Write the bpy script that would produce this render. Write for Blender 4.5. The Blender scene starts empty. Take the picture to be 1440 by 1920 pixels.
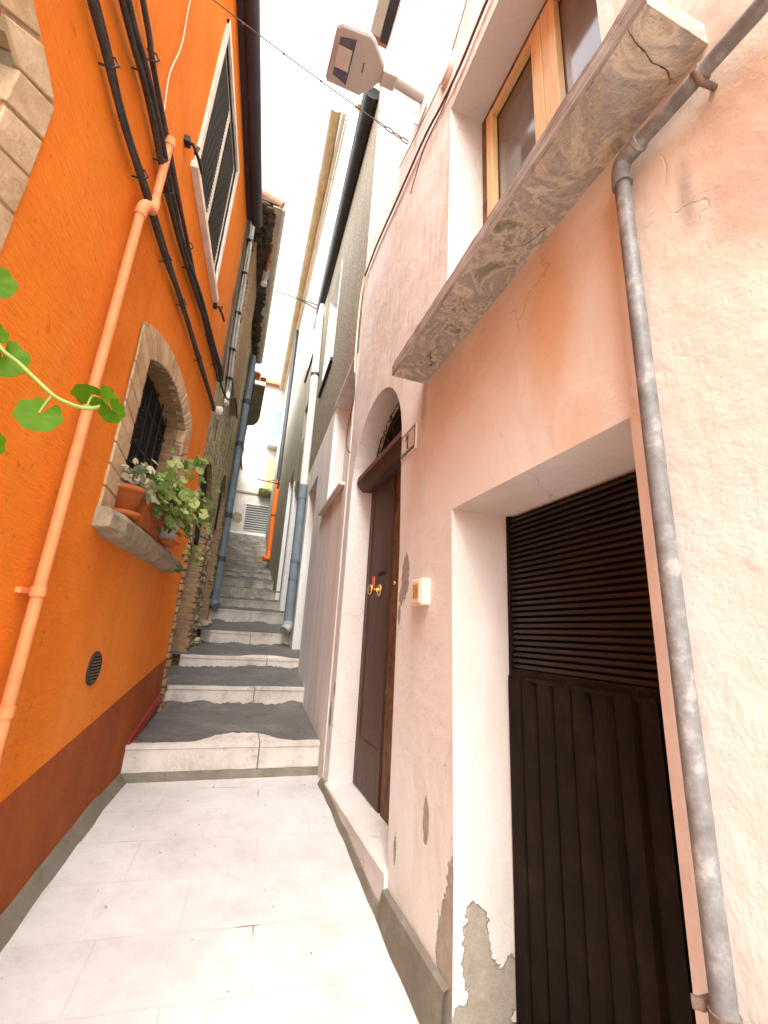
import bpy, bmesh, math, random
from mathutils import Vector, Matrix, noise as mnoise
from mathutils.geometry import tessellate_polygon
random.seed(7)
S = bpy.context.scene
COL = S.collection

# ------------------------------------------------------------ camera
cam = bpy.data.cameras.new('Camera')
cam.sensor_fit = 'VERTICAL'; cam.sensor_height = 24.0
cam.lens = 24.0*818.276/1920.0
cam.clip_start = 0.01; cam.clip_end = 300
cob = bpy.data.objects.new('Camera', cam); COL.objects.link(cob)
Rw = Matrix(((0.9401467, -0.14341738, -0.30912073),
             (-0.33608791, -0.24038076, -0.91063824),
             (0.05629468, 0.96002528, -0.27419402)))
cob.matrix_world = Rw.to_4x4()
S.camera = cob
S.render.resolution_x = 768; S.render.resolution_y = 1024

# ------------------------------------------------------------ sky and sun (overcast)
SUN_EL, SUN_AZ = 58.0, 200.0
w = bpy.data.worlds.new('World'); S.world = w; w.use_nodes = True
wn = w.node_tree.nodes; wl = w.node_tree.links
bg = wn['Background']
sky = wn.new('ShaderNodeTexSky'); sky.sky_type = 'NISHITA'; sky.sun_disc = False
sky.sun_elevation = math.radians(SUN_EL); sky.sun_rotation = math.radians(SUN_AZ)
sky.air_density = 1.0; sky.dust_density = 4.0; sky.ozone_density = 1.0
hs = wn.new('ShaderNodeHueSaturation'); hs.inputs['Saturation'].default_value = 0.22
wl.new(sky.outputs[0], hs.inputs['Color']); wl.new(hs.outputs[0], bg.inputs['Color'])
bg.inputs['Strength'].default_value = 0.15
sl = bpy.data.lights.new('Sun', 'SUN'); sl.energy = 0.5; sl.angle = math.radians(70); sl.color = (1, .96, .9)
so = bpy.data.objects.new('Sun', sl); COL.objects.link(so)
d = Vector((math.sin(math.radians(SUN_AZ))*math.cos(math.radians(SUN_EL)),
            math.cos(math.radians(SUN_AZ))*math.cos(math.radians(SUN_EL)), math.sin(math.radians(SUN_EL))))
so.rotation_euler = d.to_track_quat('Z', 'Y').to_euler(); so.location = (0, -6, 14)
S.view_settings.view_transform = 'Standard'; S.view_settings.look = 'None'
S.view_settings.exposure = 2.72; S.view_settings.gamma = 1.0
S.cycles.max_bounces = 10; S.cycles.diffuse_bounces = 8

# ------------------------------------------------------------ material helper
class N:
    def __init__(s, name, rough=.85, spec=.3, metal=0):
        s.m = bpy.data.materials.new(name); s.m.use_nodes = True
        s.t = s.m.node_tree; s.p = s.t.nodes['Principled BSDF']
        s.p.inputs['Roughness'].default_value = rough; s.p.inputs['Metallic'].default_value = metal
        s.p.inputs['Specular IOR Level'].default_value = spec
        s.c = s.t.nodes.new('ShaderNodeTexCoord').outputs['Object']; s.h = None
    def _in(s, sock, v):
        if isinstance(v, bpy.types.NodeSocket): s.t.links.new(v, sock)
        elif isinstance(v, tuple) and len(v) == 3 and sock.type == 'RGBA': sock.default_value = (*v, 1)
        else: sock.default_value = v
    def sc(s, sx=1, sy=1, sz=1, rot=(0, 0, 0), off=(0, 0, 0), vec=None):
        n = s.t.nodes.new('ShaderNodeMapping'); n.vector_type = 'POINT'
        n.inputs['Scale'].default_value = (sx, sy, sz); n.inputs['Rotation'].default_value = rot
        n.inputs['Location'].default_value = off
        s.t.links.new(vec or s.c, n.inputs[0]); return n.outputs[0]
    def noise(s, scale=5, detail=5, rough=.6, vec=None, dist=0):
        n = s.t.nodes.new('ShaderNodeTexNoise'); s._in(n.inputs['Vector'], vec or s.c)
        n.inputs['Scale'].default_value = scale; n.inputs['Detail'].default_value = detail
        n.inputs['Roughness'].default_value = rough; n.inputs['Distortion'].default_value = dist
        return n.outputs[0]
    def vor(s, scale=5, feat='F1', vec=None, out='Distance', rnd=1.0):
        n = s.t.nodes.new('ShaderNodeTexVoronoi'); n.feature = feat; s._in(n.inputs['Vector'], vec or s.c)
        n.inputs['Scale'].default_value = scale; n.inputs['Randomness'].default_value = rnd
        return n.outputs[out]
    def yz(s, sy=1, sz=1, offy=0, offz=0):      # (y, z, x) so 2D textures lie in a wall's plane
        a = s.t.nodes.new('ShaderNodeSeparateXYZ'); s.t.links.new(s.c, a.inputs[0])
        b = s.t.nodes.new('ShaderNodeCombineXYZ')
        s.t.links.new(s.math('ADD', a.outputs[1], a.outputs[0]), b.inputs[0]); s.t.links.new(a.outputs[2], b.inputs[1])
        return s.sc(sy, sz, 1, off=(offy, offz, 0), vec=b.outputs[0])
    def brick(s, vec, c1, c2, mortar, w=.24, h=.07, m=.012, scale=1, bias=0):
        n = s.t.nodes.new('ShaderNodeTexBrick'); s._in(n.inputs['Vector'], vec)
        for k, v in (('Color1', c1), ('Color2', c2), ('Mortar', mortar)): s._in(n.inputs[k], v)
        n.inputs['Scale'].default_value = scale; n.inputs['Brick Width'].default_value = w
        n.inputs['Row Height'].default_value = h; n.inputs['Mortar Size'].default_value = m
        n.inputs['Mortar Smooth'].default_value = .3; n.inputs['Bias'].default_value = bias
        return n.outputs[0], n.outputs[1]
    def ramp(s, fac, stops, interp='LINEAR'):
        n = s.t.nodes.new('ShaderNodeValToRGB'); e = n.color_ramp.elements; n.color_ramp.interpolation = interp
        while len(e) < len(stops): e.new(.5)
        for i, (p, c) in enumerate(stops):
            e[i].position = p; e[i].color = (*c, 1) if isinstance(c, tuple) else (c, c, c, 1)
        s._in(n.inputs[0], fac); return n.outputs[0]
    def mix(s, f, a, b, mode='MIX'):
        n = s.t.nodes.new('ShaderNodeMix'); n.data_type = 'RGBA'; n.blend_type = mode
        s._in(n.inputs[0], f); s._in(n.inputs[6], a); s._in(n.inputs[7], b); return n.outputs[2]
    def math(s, op, a, b=0.0, c=None, clamp=False):
        n = s.t.nodes.new('ShaderNodeMath'); n.operation = op; n.use_clamp = clamp
        s._in(n.inputs[0], a); s._in(n.inputs[1], b)
        if c is not None: s._in(n.inputs[2], c)
        return n.outputs[0]
    def mr(s, v, a, b, c=0.0, d=1.0):
        n = s.t.nodes.new('ShaderNodeMapRange'); s._in(n.inputs[0], v)
        for i, x in enumerate((a, b, c, d)): n.inputs[i+1].default_value = x
        return n.outputs[0]
    def axis(s, k):
        a = s.t.nodes.new('ShaderNodeSeparateXYZ'); s.t.links.new(s.c, a.inputs[0]); return a.outputs[k]
    def blob(s, c, r, amp=.35, sc=9, soft=.12, ax=1):
        """mask 1 inside an irregular ellipse round the y,z point c (object coordinates)"""
        y = s.math('DIVIDE', s.math('SUBTRACT', s.axis(ax), c[0]), r[0])
        z = s.math('DIVIDE', s.math('SUBTRACT', s.axis(2), c[1]), r[1])
        dd = s.math('SQRT', s.math('ADD', s.math('MULTIPLY', y, y), s.math('MULTIPLY', z, z)))
        dd = s.math('ADD', dd, s.math('MULTIPLY', s.math('SUBTRACT', s.noise(sc, 6, .68), .5), amp*3.2))
        return s.mr(dd, 1-soft, 1+soft, 1, 0)
    def warp(s, vec, scale, amt):
        n = s.t.nodes.new('ShaderNodeTexNoise'); s._in(n.inputs['Vector'], vec); n.inputs['Scale'].default_value = scale; n.inputs['Detail'].default_value = 5
        k = s.t.nodes.new('ShaderNodeVectorMath'); k.operation = 'SCALE'; s.t.links.new(n.outputs[1], k.inputs[0]); k.inputs['Scale'].default_value = amt
        a = s.t.nodes.new('ShaderNodeVectorMath'); a.operation = 'ADD'; s._in(a.inputs[0], vec); s.t.links.new(k.outputs[0], a.inputs[1]); return a.outputs[0]
    def crack(s, scale, width, cover, vec=None):
        e = s.vor(scale, 'DISTANCE_TO_EDGE', s.warp(vec or s.c, 3.5, .38))
        return s.math('MULTIPLY', s.ramp(e, [(0, 1.0), (width, 0.0)]), s.ramp(s.noise(1.7, 3, .6, s.sc(1, 1, 1, off=(4, 1, 2))), [(cover, 0.0), (cover+.05, 1.0)]))
    def col(s, c): s._in(s.p.inputs['Base Color'], c); return s
    def bump(s, h, dist=.01, strength=1.0):
        n = s.t.nodes.new('ShaderNodeBump'); n.inputs['Distance'].default_value = dist
        n.inputs['Strength'].default_value = strength; s._in(n.inputs['Height'], h)
        if s.h: s.t.links.new(s.h, n.inputs['Normal'])
        s.h = n.outputs[0]; s.t.links.new(s.h, s.p.inputs['Normal']); return s

def simple(name, c, rough=.7, var=.25, sc=12, metal=0, spec=.3, bump=.002, bsc=60):
    m = N(name, rough, spec, metal)
    n = m.noise(sc, 6, .65)
    m.col(m.ramp(n, [(.3, tuple(x*(1-var) for x in c)), (.7, tuple(min(1, x*(1+var)) for x in c))]))
    if bump: m.bump(m.noise(bsc, 4), bump)
    return m.m

MAT = {}
# --- orange plaster
m = N('orange_plaster', .9, .2)
n1 = m.noise(1.6, 5, .6); n2 = m.noise(30, 4, .7, m.sc(1, .5, 2.2))
c = m.ramp(n1, [(.25, (.66, .165, .008)), (.5, (.76, .20, .012)), (.75, (.80, .235, .020))])
c = m.mix(m.math('MULTIPLY', m.ramp(n2, [(.35, 1.0), (.6, 0.0)]), .25), c, (.54, .13, .010))
st = m.noise(7, 3, .6, m.sc(1, 1, .12)); c = m.mix(m.math('MULTIPLY', m.ramp(st, [(.55, 0.0), (.75, 1.0)]), .3), c, (.82, .30, .07))
pits = m.math('MULTIPLY', m.ramp(m.noise(24, 2, .5), [(.28, 1.0), (.33, 0.0)]), .45); c = m.mix(pits, c, (.36, .07, .012))
c = m.mix(m.math('MULTIPLY', m.ramp(m.noise(.9, 3, .5, m.sc(1, 1, .45)), [(.52, 0.0), (.7, 1.0)]), .35), c, (.82, .31, .07))
spl_ = m.math('MULTIPLY', m.mr(m.math('SUBTRACT', m.axis(2), m.math('MULTIPLY', m.axis(1), .1445)), .60, 1.15, 1, 0), m.ramp(m.noise(6, 7, .75), [(.42, 0.0), (.68, 1.0)]))
c = m.mix(m.math('MULTIPLY', spl_, .35), c, (.45, .13, .02))
drip = m.math('MULTIPLY', m.ramp(m.noise(9, 4, .6, m.sc(1, 1, .06, off=(0, 3, 0))), [(.60, 0.0), (.72, 1.0)]), m.ramp(m.noise(1.1, 3), [(.4, 0.0), (.6, 1.0)]))
c = m.mix(m.math('MULTIPLY', drip, .35), c, (.52, .12, .012))
m.col(c); m.bump(m.noise(1.4, 3), .05, .6); m.bump(n2, .007, .9); m.bump(m.noise(110, 3), .0018, .8)
MAT['orange'] = m.m
m = N('dark_red_dado_paint', .85, .25)
m.col(m.mix(m.ramp(m.noise(5, 5, .6, m.sc(1, 1, .5)), [(.35, 0.0), (.75, 1.0)]), (.24, .050, .008), (.33, .082, .012)))
m.bump(m.noise(22, 4, .6, m.sc(1, .5, 2)), .006); MAT['dado'] = m.m

MAT['dadored'] = simple('red_paint', (.24, .022, .015), .6, .3, 15)
# --- pink house plaster (object space = world minus origin of the house; origin passed)
PO = Vector((.9, 1.5, -1.3))
def pk(y, z): return (y-PO.y, z-PO.z)
m = N('weathered_pink_plaster', .92, .15)
zz = m.axis(2); yy = m.axis(1)
pale = m.ramp(m.noise(2.2, 6, .65, m.sc(1, 1, .55)), [(.28, (.585, .545, .48)), (.5, (.675, .65, .595)), (.72, (.72, .715, .68))])
sv = m.sc(1, 2.6, .28, rot=(math.radians(-14), 0, 0))
streak = m.ramp(m.noise(7, 7, .72, sv), [(.36, 1.0), (.52, 0.0)])
above = m.mr(m.math('ADD', zz, m.math('MULTIPLY', m.noise(3, 3), .5)), 1.5+1.3, 2.3+1.3)
c = m.mix(m.math('MULTIPLY', m.math('MULTIPLY', streak, above), .6), pale, (.50, .37, .295))
wht = m.ramp(m.noise(11, 6, .7, sv), [(.5, 0.0), (.66, 1.0)])
c = m.mix(m.math('MULTIPLY', m.math('MULTIPLY', wht, above), .6), c, (.80, .71, .65))
# fresher peach ground-floor coat, between the slab and the ground, towards the near end
peach_m = m.math('MULTIPLY', m.mr(m.math('ADD', yy, m.math('MULTIPLY', m.noise(4, 3), .06)), 2.01-PO.y, 2.06-PO.y, 1, 0),
                 m.mr(m.math('ADD', zz, m.math('MULTIPLY', m.noise(3, 4), .35)), 1.45-PO.z, 1.75-PO.z, 1, 0))
peach = m.ramp(m.noise(2.6, 5, .6), [(.3, (.67, .57, .44)), (.5, (.71, .635, .52)), (.7, (.72, .67, .59))])
low = m.mr(m.math('ADD', zz, m.math('MULTIPLY', m.noise(2.5, 4), .6)), .7-PO.z, 1.35-PO.z)
peach = m.mix(low, m.ramp(m.noise(3, 5, .6), [(.3, (.65, .60, .53)), (.7, (.69, .665, .61))]), peach)
c = m.mix(m.math('MULTIPLY', peach_m, .92), c, peach)
for cc, r, colr, a, am in [((1.02, 1.10), (.11, .32), (.62, .33, .11), .6, .25), ((.93, .62), (.10, .10), (.60, .36, .18), .45, .4),
                       ((1.3, 1.22), (.5, .20), (.56, .37, .22), .4, .5), ((.40, 1.12), (.09, .28), (.48, .30, .17), .5, .7),
                       ((1.85, 1.15), (.20, .22), (.58, .40, .26), .45, .4), ((.43, 1.42), (.12, .16), (.44, .34, .27), .8, .5),
                       ((.53, 1.05), (.02, .10), (.33, .28, .22), .7, .4), ((2.15, .85), (.10, .25), (.62, .45, .35), .45, .5),
                       ((2.05, 1.28), (.035, .16), (.40, .30, .22), .6, .5), ((.30, .95), (.2, .12), (.46, .35, .29), .5, .7)]:
    c = m.mix(m.math('MULTIPLY', m.blob(pk(*cc), r, am, 5, .5), a), c, colr)
crk = m.crack(1.3, .0035, .56)
c = m.mix(m.math('MULTIPLY', crk, .3), c, (.34, .24, .18))
# places where the coat has fallen off down to grey render
mask = None
for cc, r, am in [((2.225, .32), (.050, .12), .55), ((2.27, .22), (.03, .05), .6), ((1.885, -.72), (.026, .08), .45), ((2.21, -.95), (.016, .06), .6),
                  ((2.29, .12), (.02, .05), .6), ((1.66, -1.10), (.11, .20), .6), ((1.66, -.98), (.04, .22), .7), ((3.60, -.42), (.04, .05), .6), ((3.68, -.62), (.03, .09), .7)]:
    b = m.blob(pk(*cc), r, am, 1.3/min(r), .04)
    mask = b if mask is None else m.math('MAXIMUM', mask, b)
grey = m.ramp(m.noise(20, 6, .7), [(.3, (.25, .21, .165)), (.65, (.36, .31, .25)), (.78, (.72, .66, .6))])
c = m.mix(mask, c, grey)
# moss and dirt low down by the steps
dirt = m.math('MULTIPLY', m.mr(m.math('ADD', zz, m.math('MULTIPLY', m.noise(5, 4), .35)), .25, .5, 1, 0), m.ramp(m.noise(6, 5, .7), [(.4, 0.0), (.7, 1.0)]))
c = m.mix(m.math('MULTIPLY', dirt, .45), c, (.42, .36, .28))
m.col(c)
m.bump(m.noise(1.8, 4), .035, .5); m.bump(m.noise(16, 5, .6), .0045, .7); m.bump(m.noise(90, 3), .0012)
m.bump(m.math('MULTIPLY', mask, -1.0), .012, 1); m.bump(m.math('MULTIPLY', crk, -1.0), .002, 1)
MAT['pink'] = m.m
# reveals: whitewashed
m = N('whitewashed_reveal', .92, .15)
c = m.ramp(m.noise(3, 6, .65, m.sc(1, 1, .4)), [(.3, (.55, .51, .45)), (.6, (.62, .59, .55)), (.8, (.64, .625, .60))])
c = m.mix(m.math('MULTIPLY', m.blob((.05, 1.85), (.25, .06), .6, 6, .4), .35), c, (.52, .40, .30))
mk = None
for cc, r, am in [((.985, -1.03), (.050, .13), .5), ((1.03, -1.17), (.085, .10), .5), ((1.125, -1.12), (.045, .075), .5), ((1.02, -1.29), (.20, .06), .4), ((.93, -1.22), (.03, .05), .6)]:
    b = m.blob((cc[0]-PO.x, cc[1]-PO.z), r, am, 14, .03, 0); mk = b if mk is None else m.math('MAXIMUM', mk, b)
mk = m.math('MULTIPLY', mk, m.mr(m.axis(1), .45, .5, 1, 0))
c = m.mix(mk, c, m.ramp(m.noise(26, 6, .7), [(.3, (.24, .21, .165)), (.62, (.34, .30, .24)), (.74, (.70, .66, .6))]))
ck = m.crack(1.6, .005, .5); c = m.mix(m.math('MULTIPLY', ck, .6), c, (.3, .24, .2))
m.col(c)
m.bump(m.math('MULTIPLY', mk, -1.0), .008, 1)
m.bump(m.noise(3, 4), .03, .5); m.bump(m.noise(25, 5, .7), .005); MAT['reveal'] = m.m

# --- second right house: pinkish ground floor, roughcast above
m = N('stained_pink_ground_floor', .92, .15)
st = m.noise(4, 7, .68, m.sc(1, 1.4, .16))
c = m.ramp(st, [(.3, (.58, .52, .46)), (.42, (.70, .665, .62)), (.55, (.76, .75, .73)), (.72, (.79, .80, .80))])
g = m.math('MULTIPLY', m.mr(m.math('ADD', m.axis(2), m.math('MULTIPLY', m.noise(4, 4), .5)), .2, .55, 1, 0), .5)
c = m.mix(g, c, (.34, .30, .22)); m.col(c); m.bump(m.noise(2.5, 4), .015, .5); m.bump(m.noise(25, 6, .7), .003); MAT['pinkB'] = m.m
m = N('grey_roughcast', .95, .15)
sp = m.noise(34, 6, .85); st = m.noise(3, 5, .6, m.sc(1, 1, .2))
c = m.ramp(sp, [(.38, (.10, .08, .055)), (.5, (.27, .235, .175)), (.62, (.44, .395, .31))])
c = m.mix(m.math('MULTIPLY', m.ramp(st, [(.4, 0.0), (.7, 1.0)]), .4), c, (.16, .14, .10))
m.col(c); m.bump(m.noise(45, 4, .7), .006, 1); MAT['roughcast'] = m.m
m = N('beige_old_render', .93, .15)
st = m.noise(4, 6, .65, m.sc(1, 1, .16))
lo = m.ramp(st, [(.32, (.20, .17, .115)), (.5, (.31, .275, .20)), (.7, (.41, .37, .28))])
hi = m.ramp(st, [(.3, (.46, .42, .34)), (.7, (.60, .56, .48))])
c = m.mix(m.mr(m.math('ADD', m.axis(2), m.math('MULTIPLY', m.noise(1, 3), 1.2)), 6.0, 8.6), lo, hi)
c = m.mix(.3, c, m.ramp(m.noise(40, 5, .8), [(.35, (.12, .10, .07)), (.65, (.5, .46, .37))]))
m.col(c); m.bump(m.noise(30, 5, .75), .003, .8); m.bump(m.noise(3, 3), .01, .4); MAT['beige'] = m.m
# --- rubble stone
m = N('rubble_stone_wall', .95, .15)
v = m.yz(1, 1.9); dv = m.t.nodes.new('ShaderNodeVectorMath'); dv.operation = 'ADD'
nn = m.t.nodes.new('ShaderNodeTexNoise'); m._in(nn.inputs['Vector'], v); nn.inputs['Scale'].default_value = 4
sv_ = m.t.nodes.new('ShaderNodeVectorMath'); sv_.operation = 'SCALE'; m.t.links.new(nn.outputs[1], sv_.inputs[0]); sv_.inputs['Scale'].default_value = .22
m.t.links.new(v, dv.inputs[0]); m.t.links.new(sv_.outputs[0], dv.inputs[1]); V2 = dv.outputs[0]
cell = m.vor(5.5, 'F1', V2, 'Color'); edge = m.vor(5.5, 'DISTANCE_TO_EDGE', V2)
sepc = m.t.nodes.new('ShaderNodeSeparateColor'); m.t.links.new(cell, sepc.inputs[0])
base = m.ramp(sepc.outputs[0], [(0, (.34, .26, .14)), (.35, (.44, .36, .21)), (.6, (.42, .26, .14)), (.8, (.52, .45, .30)), (1, (.30, .25, .16))])
base = m.mix(.5, base, m.ramp(m.noise(14, 6, .7), [(.3, (.20, .15, .08)), (.7, (.52, .45, .30))]))
e2 = m.ramp(edge, [(0, 0.0), (.09, 1.0)])
c = m.mix(e2, m.ramp(m.noise(9, 4), [(.4, (.16, .13, .08)), (.65, (.46, .40, .27))]), base)
c = m.mix(m.math('MULTIPLY', m.ramp(m.noise(2.5, 4), [(.5, 0.0), (.7, 1.0)]), .3), c, (.17, .16, .07))
up = m.mr(m.math('ADD', m.axis(2), m.noise(2, 3)), 2.1, 2.9)
c = m.mix(m.math('MULTIPLY', up, .8), c, m.ramp(m.noise(6, 7, .75, m.sc(1, 1, .4)), [(.34, (.20, .16, .09)), (.5, (.50, .43, .27)), (.66, (.68, .62, .45))]))
m.col(c); m.bump(e2, .03, 1); m.bump(m.noise(22, 6, .75), .015, 1); MAT['stone'] = m.m
m = N('old_brick', .93, .15)
bc, bf = m.brick(m.yz(), (.30, .15, .07), (.40, .24, .12), (.36, .31, .22), .26, .075, .010)
c = m.mix(.45, bc, m.ramp(m.noise(16, 6, .7), [(.3, (.13, .08, .04)), (.7, (.45, .32, .19))]))
m.col(c); m.bump(m.math('MULTIPLY', bf, -1.0), .01); m.bump(m.noise(40, 5, .7), .008); MAT['brick'] = m.m
m = N('window_stone_blocks', .92, .2)
c = m.ramp(m.noise(9, 6, .7), [(.3, (.33, .20, .10)), (.5, (.50, .34, .19)), (.7, (.62, .47, .30))])
rnd = m.t.nodes.new('ShaderNodeNewGeometry').outputs['Random Per Island']
c = m.mix(.35, c, m.ramp(rnd, [(0, (.40, .21, .10)), (.5, (.58, .42, .25)), (1, (.66, .52, .36))]))
m.col(c); m.bump(m.noise(30, 6, .7), .008); m.bump(m.noise(6, 3), .02, .5); MAT['block'] = m.m
MAT['mortar'] = simple('lime_mortar', (.40, .31, .20), .95, .25, 20, bump=.006)
MAT['sillstone'] = simple('grey_stone_sill', (.30, .25, .17), .95, .35, 9, bump=.008, bsc=35)
# --- concrete slab with lime runs and a stained lichen pattern
m = N('stained_concrete_slab', .92, .2)
warp = m.noise(3.0, 5, .62, m.sc(1, 1, 1), 1.6)
c = m.ramp(warp, [(.30, (.13, .125, .08)), (.40, (.24, .235, .17)), (.46, (.56, .53, .45)), (.50, (.30, .29, .26)), (.57, (.40, .38, .34)), (.62, (.66, .60, .48)), (.68, (.38, .34, .27))])
vein = m.ramp(m.math('ABSOLUTE', m.math('SUBTRACT', m.noise(4.5, 5, .6, None, 1.2), .5)), [(0, 1.0), (.03, 0.0)])
c = m.mix(m.math('MULTIPLY', vein, .5), c, (.58, .46, .28))
c = m.mix(m.math('MULTIPLY', m.ramp(m.noise(2.3, 3, .5), [(.55, 0.0), (.62, 1.0)]), .18), c, (.42, .27, .12))
c = m.mix(.22, c, m.ramp(m.noise(60, 4, .7), [(.3, (.10, .09, .07)), (.7, (.45, .40, .34))]))
ck = m.crack(1.3, .004, .50); c = m.mix(m.math('MULTIPLY', ck, .8), c, (.06, .045, .03))
m.col(c); m.bump(m.noise(12, 6, .7), .02); m.bump(m.math('MULTIPLY', ck, -1.0), .01); m.bump(m.noise(70, 4), .004); MAT['slab'] = m.m
m = N('weathered_slab_edge', .92, .2)
c = m.ramp(m.noise(18, 6, .7, m.sc(1, .25, 3)), [(.3, (.17, .14, .12)), (.5, (.33, .285, .25)), (.7, (.50, .46, .42))])
m.col(c); m.bump(m.noise(22, 5, .7, m.sc(1, .2, 3)), .015); MAT['slabedge'] = m.m
# --- ground
m = N('pale_paving_slabs', .85, .25)
gv = m.sc(1, 1, 0, rot=(0, 0, math.radians(4)))
wv = m.t.nodes.new('ShaderNodeVectorMath'); wv.operation = 'ADD'
n0 = m.t.nodes.new('ShaderNodeTexNoise'); n0.inputs['Scale'].default_value = 2; m._in(n0.inputs['Vector'], m.c)
s0 = m.t.nodes.new('ShaderNodeVectorMath'); s0.operation = 'SCALE'; s0.inputs['Scale'].default_value = .025; m.t.links.new(n0.outputs[1], s0.inputs[0])
m.t.links.new(gv, wv.inputs[0]); m.t.links.new(s0.outputs[0], wv.inputs[1])
bc, bf = m.brick(wv.outputs[0], (.50, .46, .425), (.60, .57, .54), (.47, .43, .40), .62, .34, .004)
joint = m.math('MULTIPLY', bf, m.ramp(m.noise(3.3, 4), [(.42, .03), (.62, .30)]))
c = m.mix(joint, m.mix(.16, m.ramp(m.noise(2.2, 7, .7), [(.3, (.42, .395, .37)), (.5, (.52, .50, .475)), (.65, (.58, .565, .545))]), bc), (.32, .28, .25))
dk = m.math('MULTIPLY', bf, m.ramp(m.noise(2.1, 2), [(.62, 0.0), (.68, .8)])); c = m.mix(dk, c, (.11, .08, .07))
c = m.mix(m.math('MULTIPLY', m.ramp(m.noise(9, 7, .8), [(.5, 0.0), (.7, 1.0)]), .3), c, (.33, .295, .265))
spk = m.ramp(m.vor(26, 'F1'), [(.05, 1.0), (.075, 0.0)]); spk = m.math('MULTIPLY', spk, m.ramp(m.noise(7, 2), [(.52, 0.0), (.57, 1.0)]))
c = m.mix(m.math('MULTIPLY', spk, .6), c, (.2, .15, .12))
m.col(c); m.bump(m.math('MULTIPLY', bf, -1.0), .0006); m.bump(m.noise(35, 6, .7), .003); MAT['paving'] = m.m
m = N('travertine_riser', .8, .3)
c = m.ramp(m.noise(5, 6, .7), [(.3, (.42, .37, .31)), (.5, (.58, .52, .46)), (.75, (.68, .63, .57))])
far = m.mr(m.axis(1), 2.5, 6.5)           # older, mossier stone higher up the flight
c = m.mix(m.math('MULTIPLY', far, m.ramp(m.noise(3.5, 6, .75), [(.35, 1.0), (.62, .25)])), c, (.20, .18, .115))
c = m.mix(m.math('MULTIPLY', m.ramp(m.noise(4, 6, .75, m.sc(1, 1, 1, off=(3, 2, 1))), [(.56, 0.0), (.68, 1.0)]), .6), c, (.24, .19, .13))
c = m.mix(m.ramp(m.vor(9, 'F1'), [(.02, .8), (.04, 0.0)]), c, (.15, .12, .09))
m.col(c); m.bump(m.noise(28, 6, .7), .005); MAT['riser'] = m.m
m = N('dark_cement_tread', .85, .3)
c = m.ramp(m.noise(3.2, 7, .72, m.sc(.8, 1.2, 1)), [(.32, (.060, .056, .052)), (.5, (.105, .098, .09)), (.62, (.15, .14, .125)), (.76, (.27, .25, .22))])
c = m.mix(.35, c, m.ramp(m.noise(70, 4, .8), [(.35, (.04, .037, .035)), (.65, (.22, .20, .18))]))
c = m.mix(m.ramp(m.vor(14, 'F1'), [(.025, 1.0), (.04, 0.0)]), c, (.5, .47, .43))
m.col(c); m.bump(m.noise(30, 6, .7), .004); MAT['tread'] = m.m
m = N('olive_cement_fillet', .9, .2)
c = m.ramp(m.noise(7, 6, .7), [(.3, (.135, .118, .085)), (.6, (.19, .17, .13)), (.8, (.26, .235, .19))])
m.col(c); m.bump(m.noise(30, 5, .7), .006); MAT['fillet'] = m.m
# --- other
m = N('dark_brown_door_wood', .55, .4)
g = m.noise(9, 6, .65, m.sc(1, 6, .4)); c = m.ramp(g, [(.3, (.048, .020, .011)), (.55, (.078, .036, .022)), (.75, (.12, .062, .042))])
c = m.mix(m.ramp(m.noise(55, 3, .6, m.sc(1, 1, .3)), [(.70, 0.0), (.74, .6)]), c, (.45, .38, .32))
m.col(c); m.bump(g, .003); MAT['doorwood'] = m.m
MAT['doorfar'] = simple('worn_orange_brown_wood', (.13, .055, .016), .6, .75, 14)
m = N('honey_window_wood', .4, .4)
g = m.noise(6, 5, .6, m.sc(6, 6, .5)); m.col(m.ramp(g, [(.3, (.56, .36, .15)), (.7, (.68, .48, .23))])); MAT['honey'] = m.m
m = N('black_brown_metal', .8, .15)
m.col(m.ramp(m.noise(5, 6, .7), [(.3, (.0065, .0038, .0016)), (.55, (.012, .007, .003)), (.75, (.026, .016, .008))])); m.bump(m.noise(30, 4), .002); MAT['blackmetal'] = m.m
m = N('brown_louvre_paint', .5, .4)
m.col(m.ramp(m.noise(8, 5, .7), [(.3, (.008, .0045, .003)), (.7, (.019, .010, .006))])); MAT['louvre'] = m.m
m = N('galvanised_pipe', .55, .4)
c = m.ramp(m.noise(16, 5, .7), [(.35, (.115, .115, .11)), (.52, (.175, .175, .165)), (.66, (.30, .30, .29)), (.75, (.42, .41, .40))])
m.col(c); m.bump(m.noise(40, 3), .001); MAT['galv'] = m.m
MAT['salmon'] = simple('salmon_painted_pipe', (.72, .26, .10), .6, .16, 14, bump=.001)
MAT['pipegrey'] = simple('grey_plastic_pipe', (.13, .17, .20), .45, .25, 6)
MAT['pipegrey2'] = simple('blue_grey_plastic_pipe', (.17, .21, .235), .45, .2, 6)
MAT['pipedark'] = simple('dark_slate_pipe', (.045, .05, .055), .4, .3, 5)
MAT['pipecream'] = simple('cream_pipe', (.74, .70, .60), .45, .06, 5)
MAT['pipeorange'] = simple('bright_orange_pipe', (.80, .17, .02), .4, .08, 5)
MAT['gutterblack'] = simple('black_gutter', (.022, .025, .025), .35, .4, 6)
MAT['gutterplum'] = simple('dark_plum_gutter', (.040, .034, .045), .4, .3, 4)
MAT['guttercream'] = simple('tan_copper_gutter', (.42, .33, .20), .5, .25, 4)
MAT['cable'] = simple('weathered_black_cable', (.05, .042, .036), .7, .5, 18, bump=.003, bsc=90)
MAT['cablered'] = simple('brown_cable', (.12, .06, .04), .6, .3, 18)
MAT['cablecream'] = simple('cream_cable', (.62, .50, .38), .6, .1, 18)
MAT['cablegrey'] = simple('light_grey_conduit', (.40, .40, .38), .6, .25, 12)
MAT['iron'] = simple('black_iron', (.02, .018, .018), .5, .4, 20)
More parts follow.
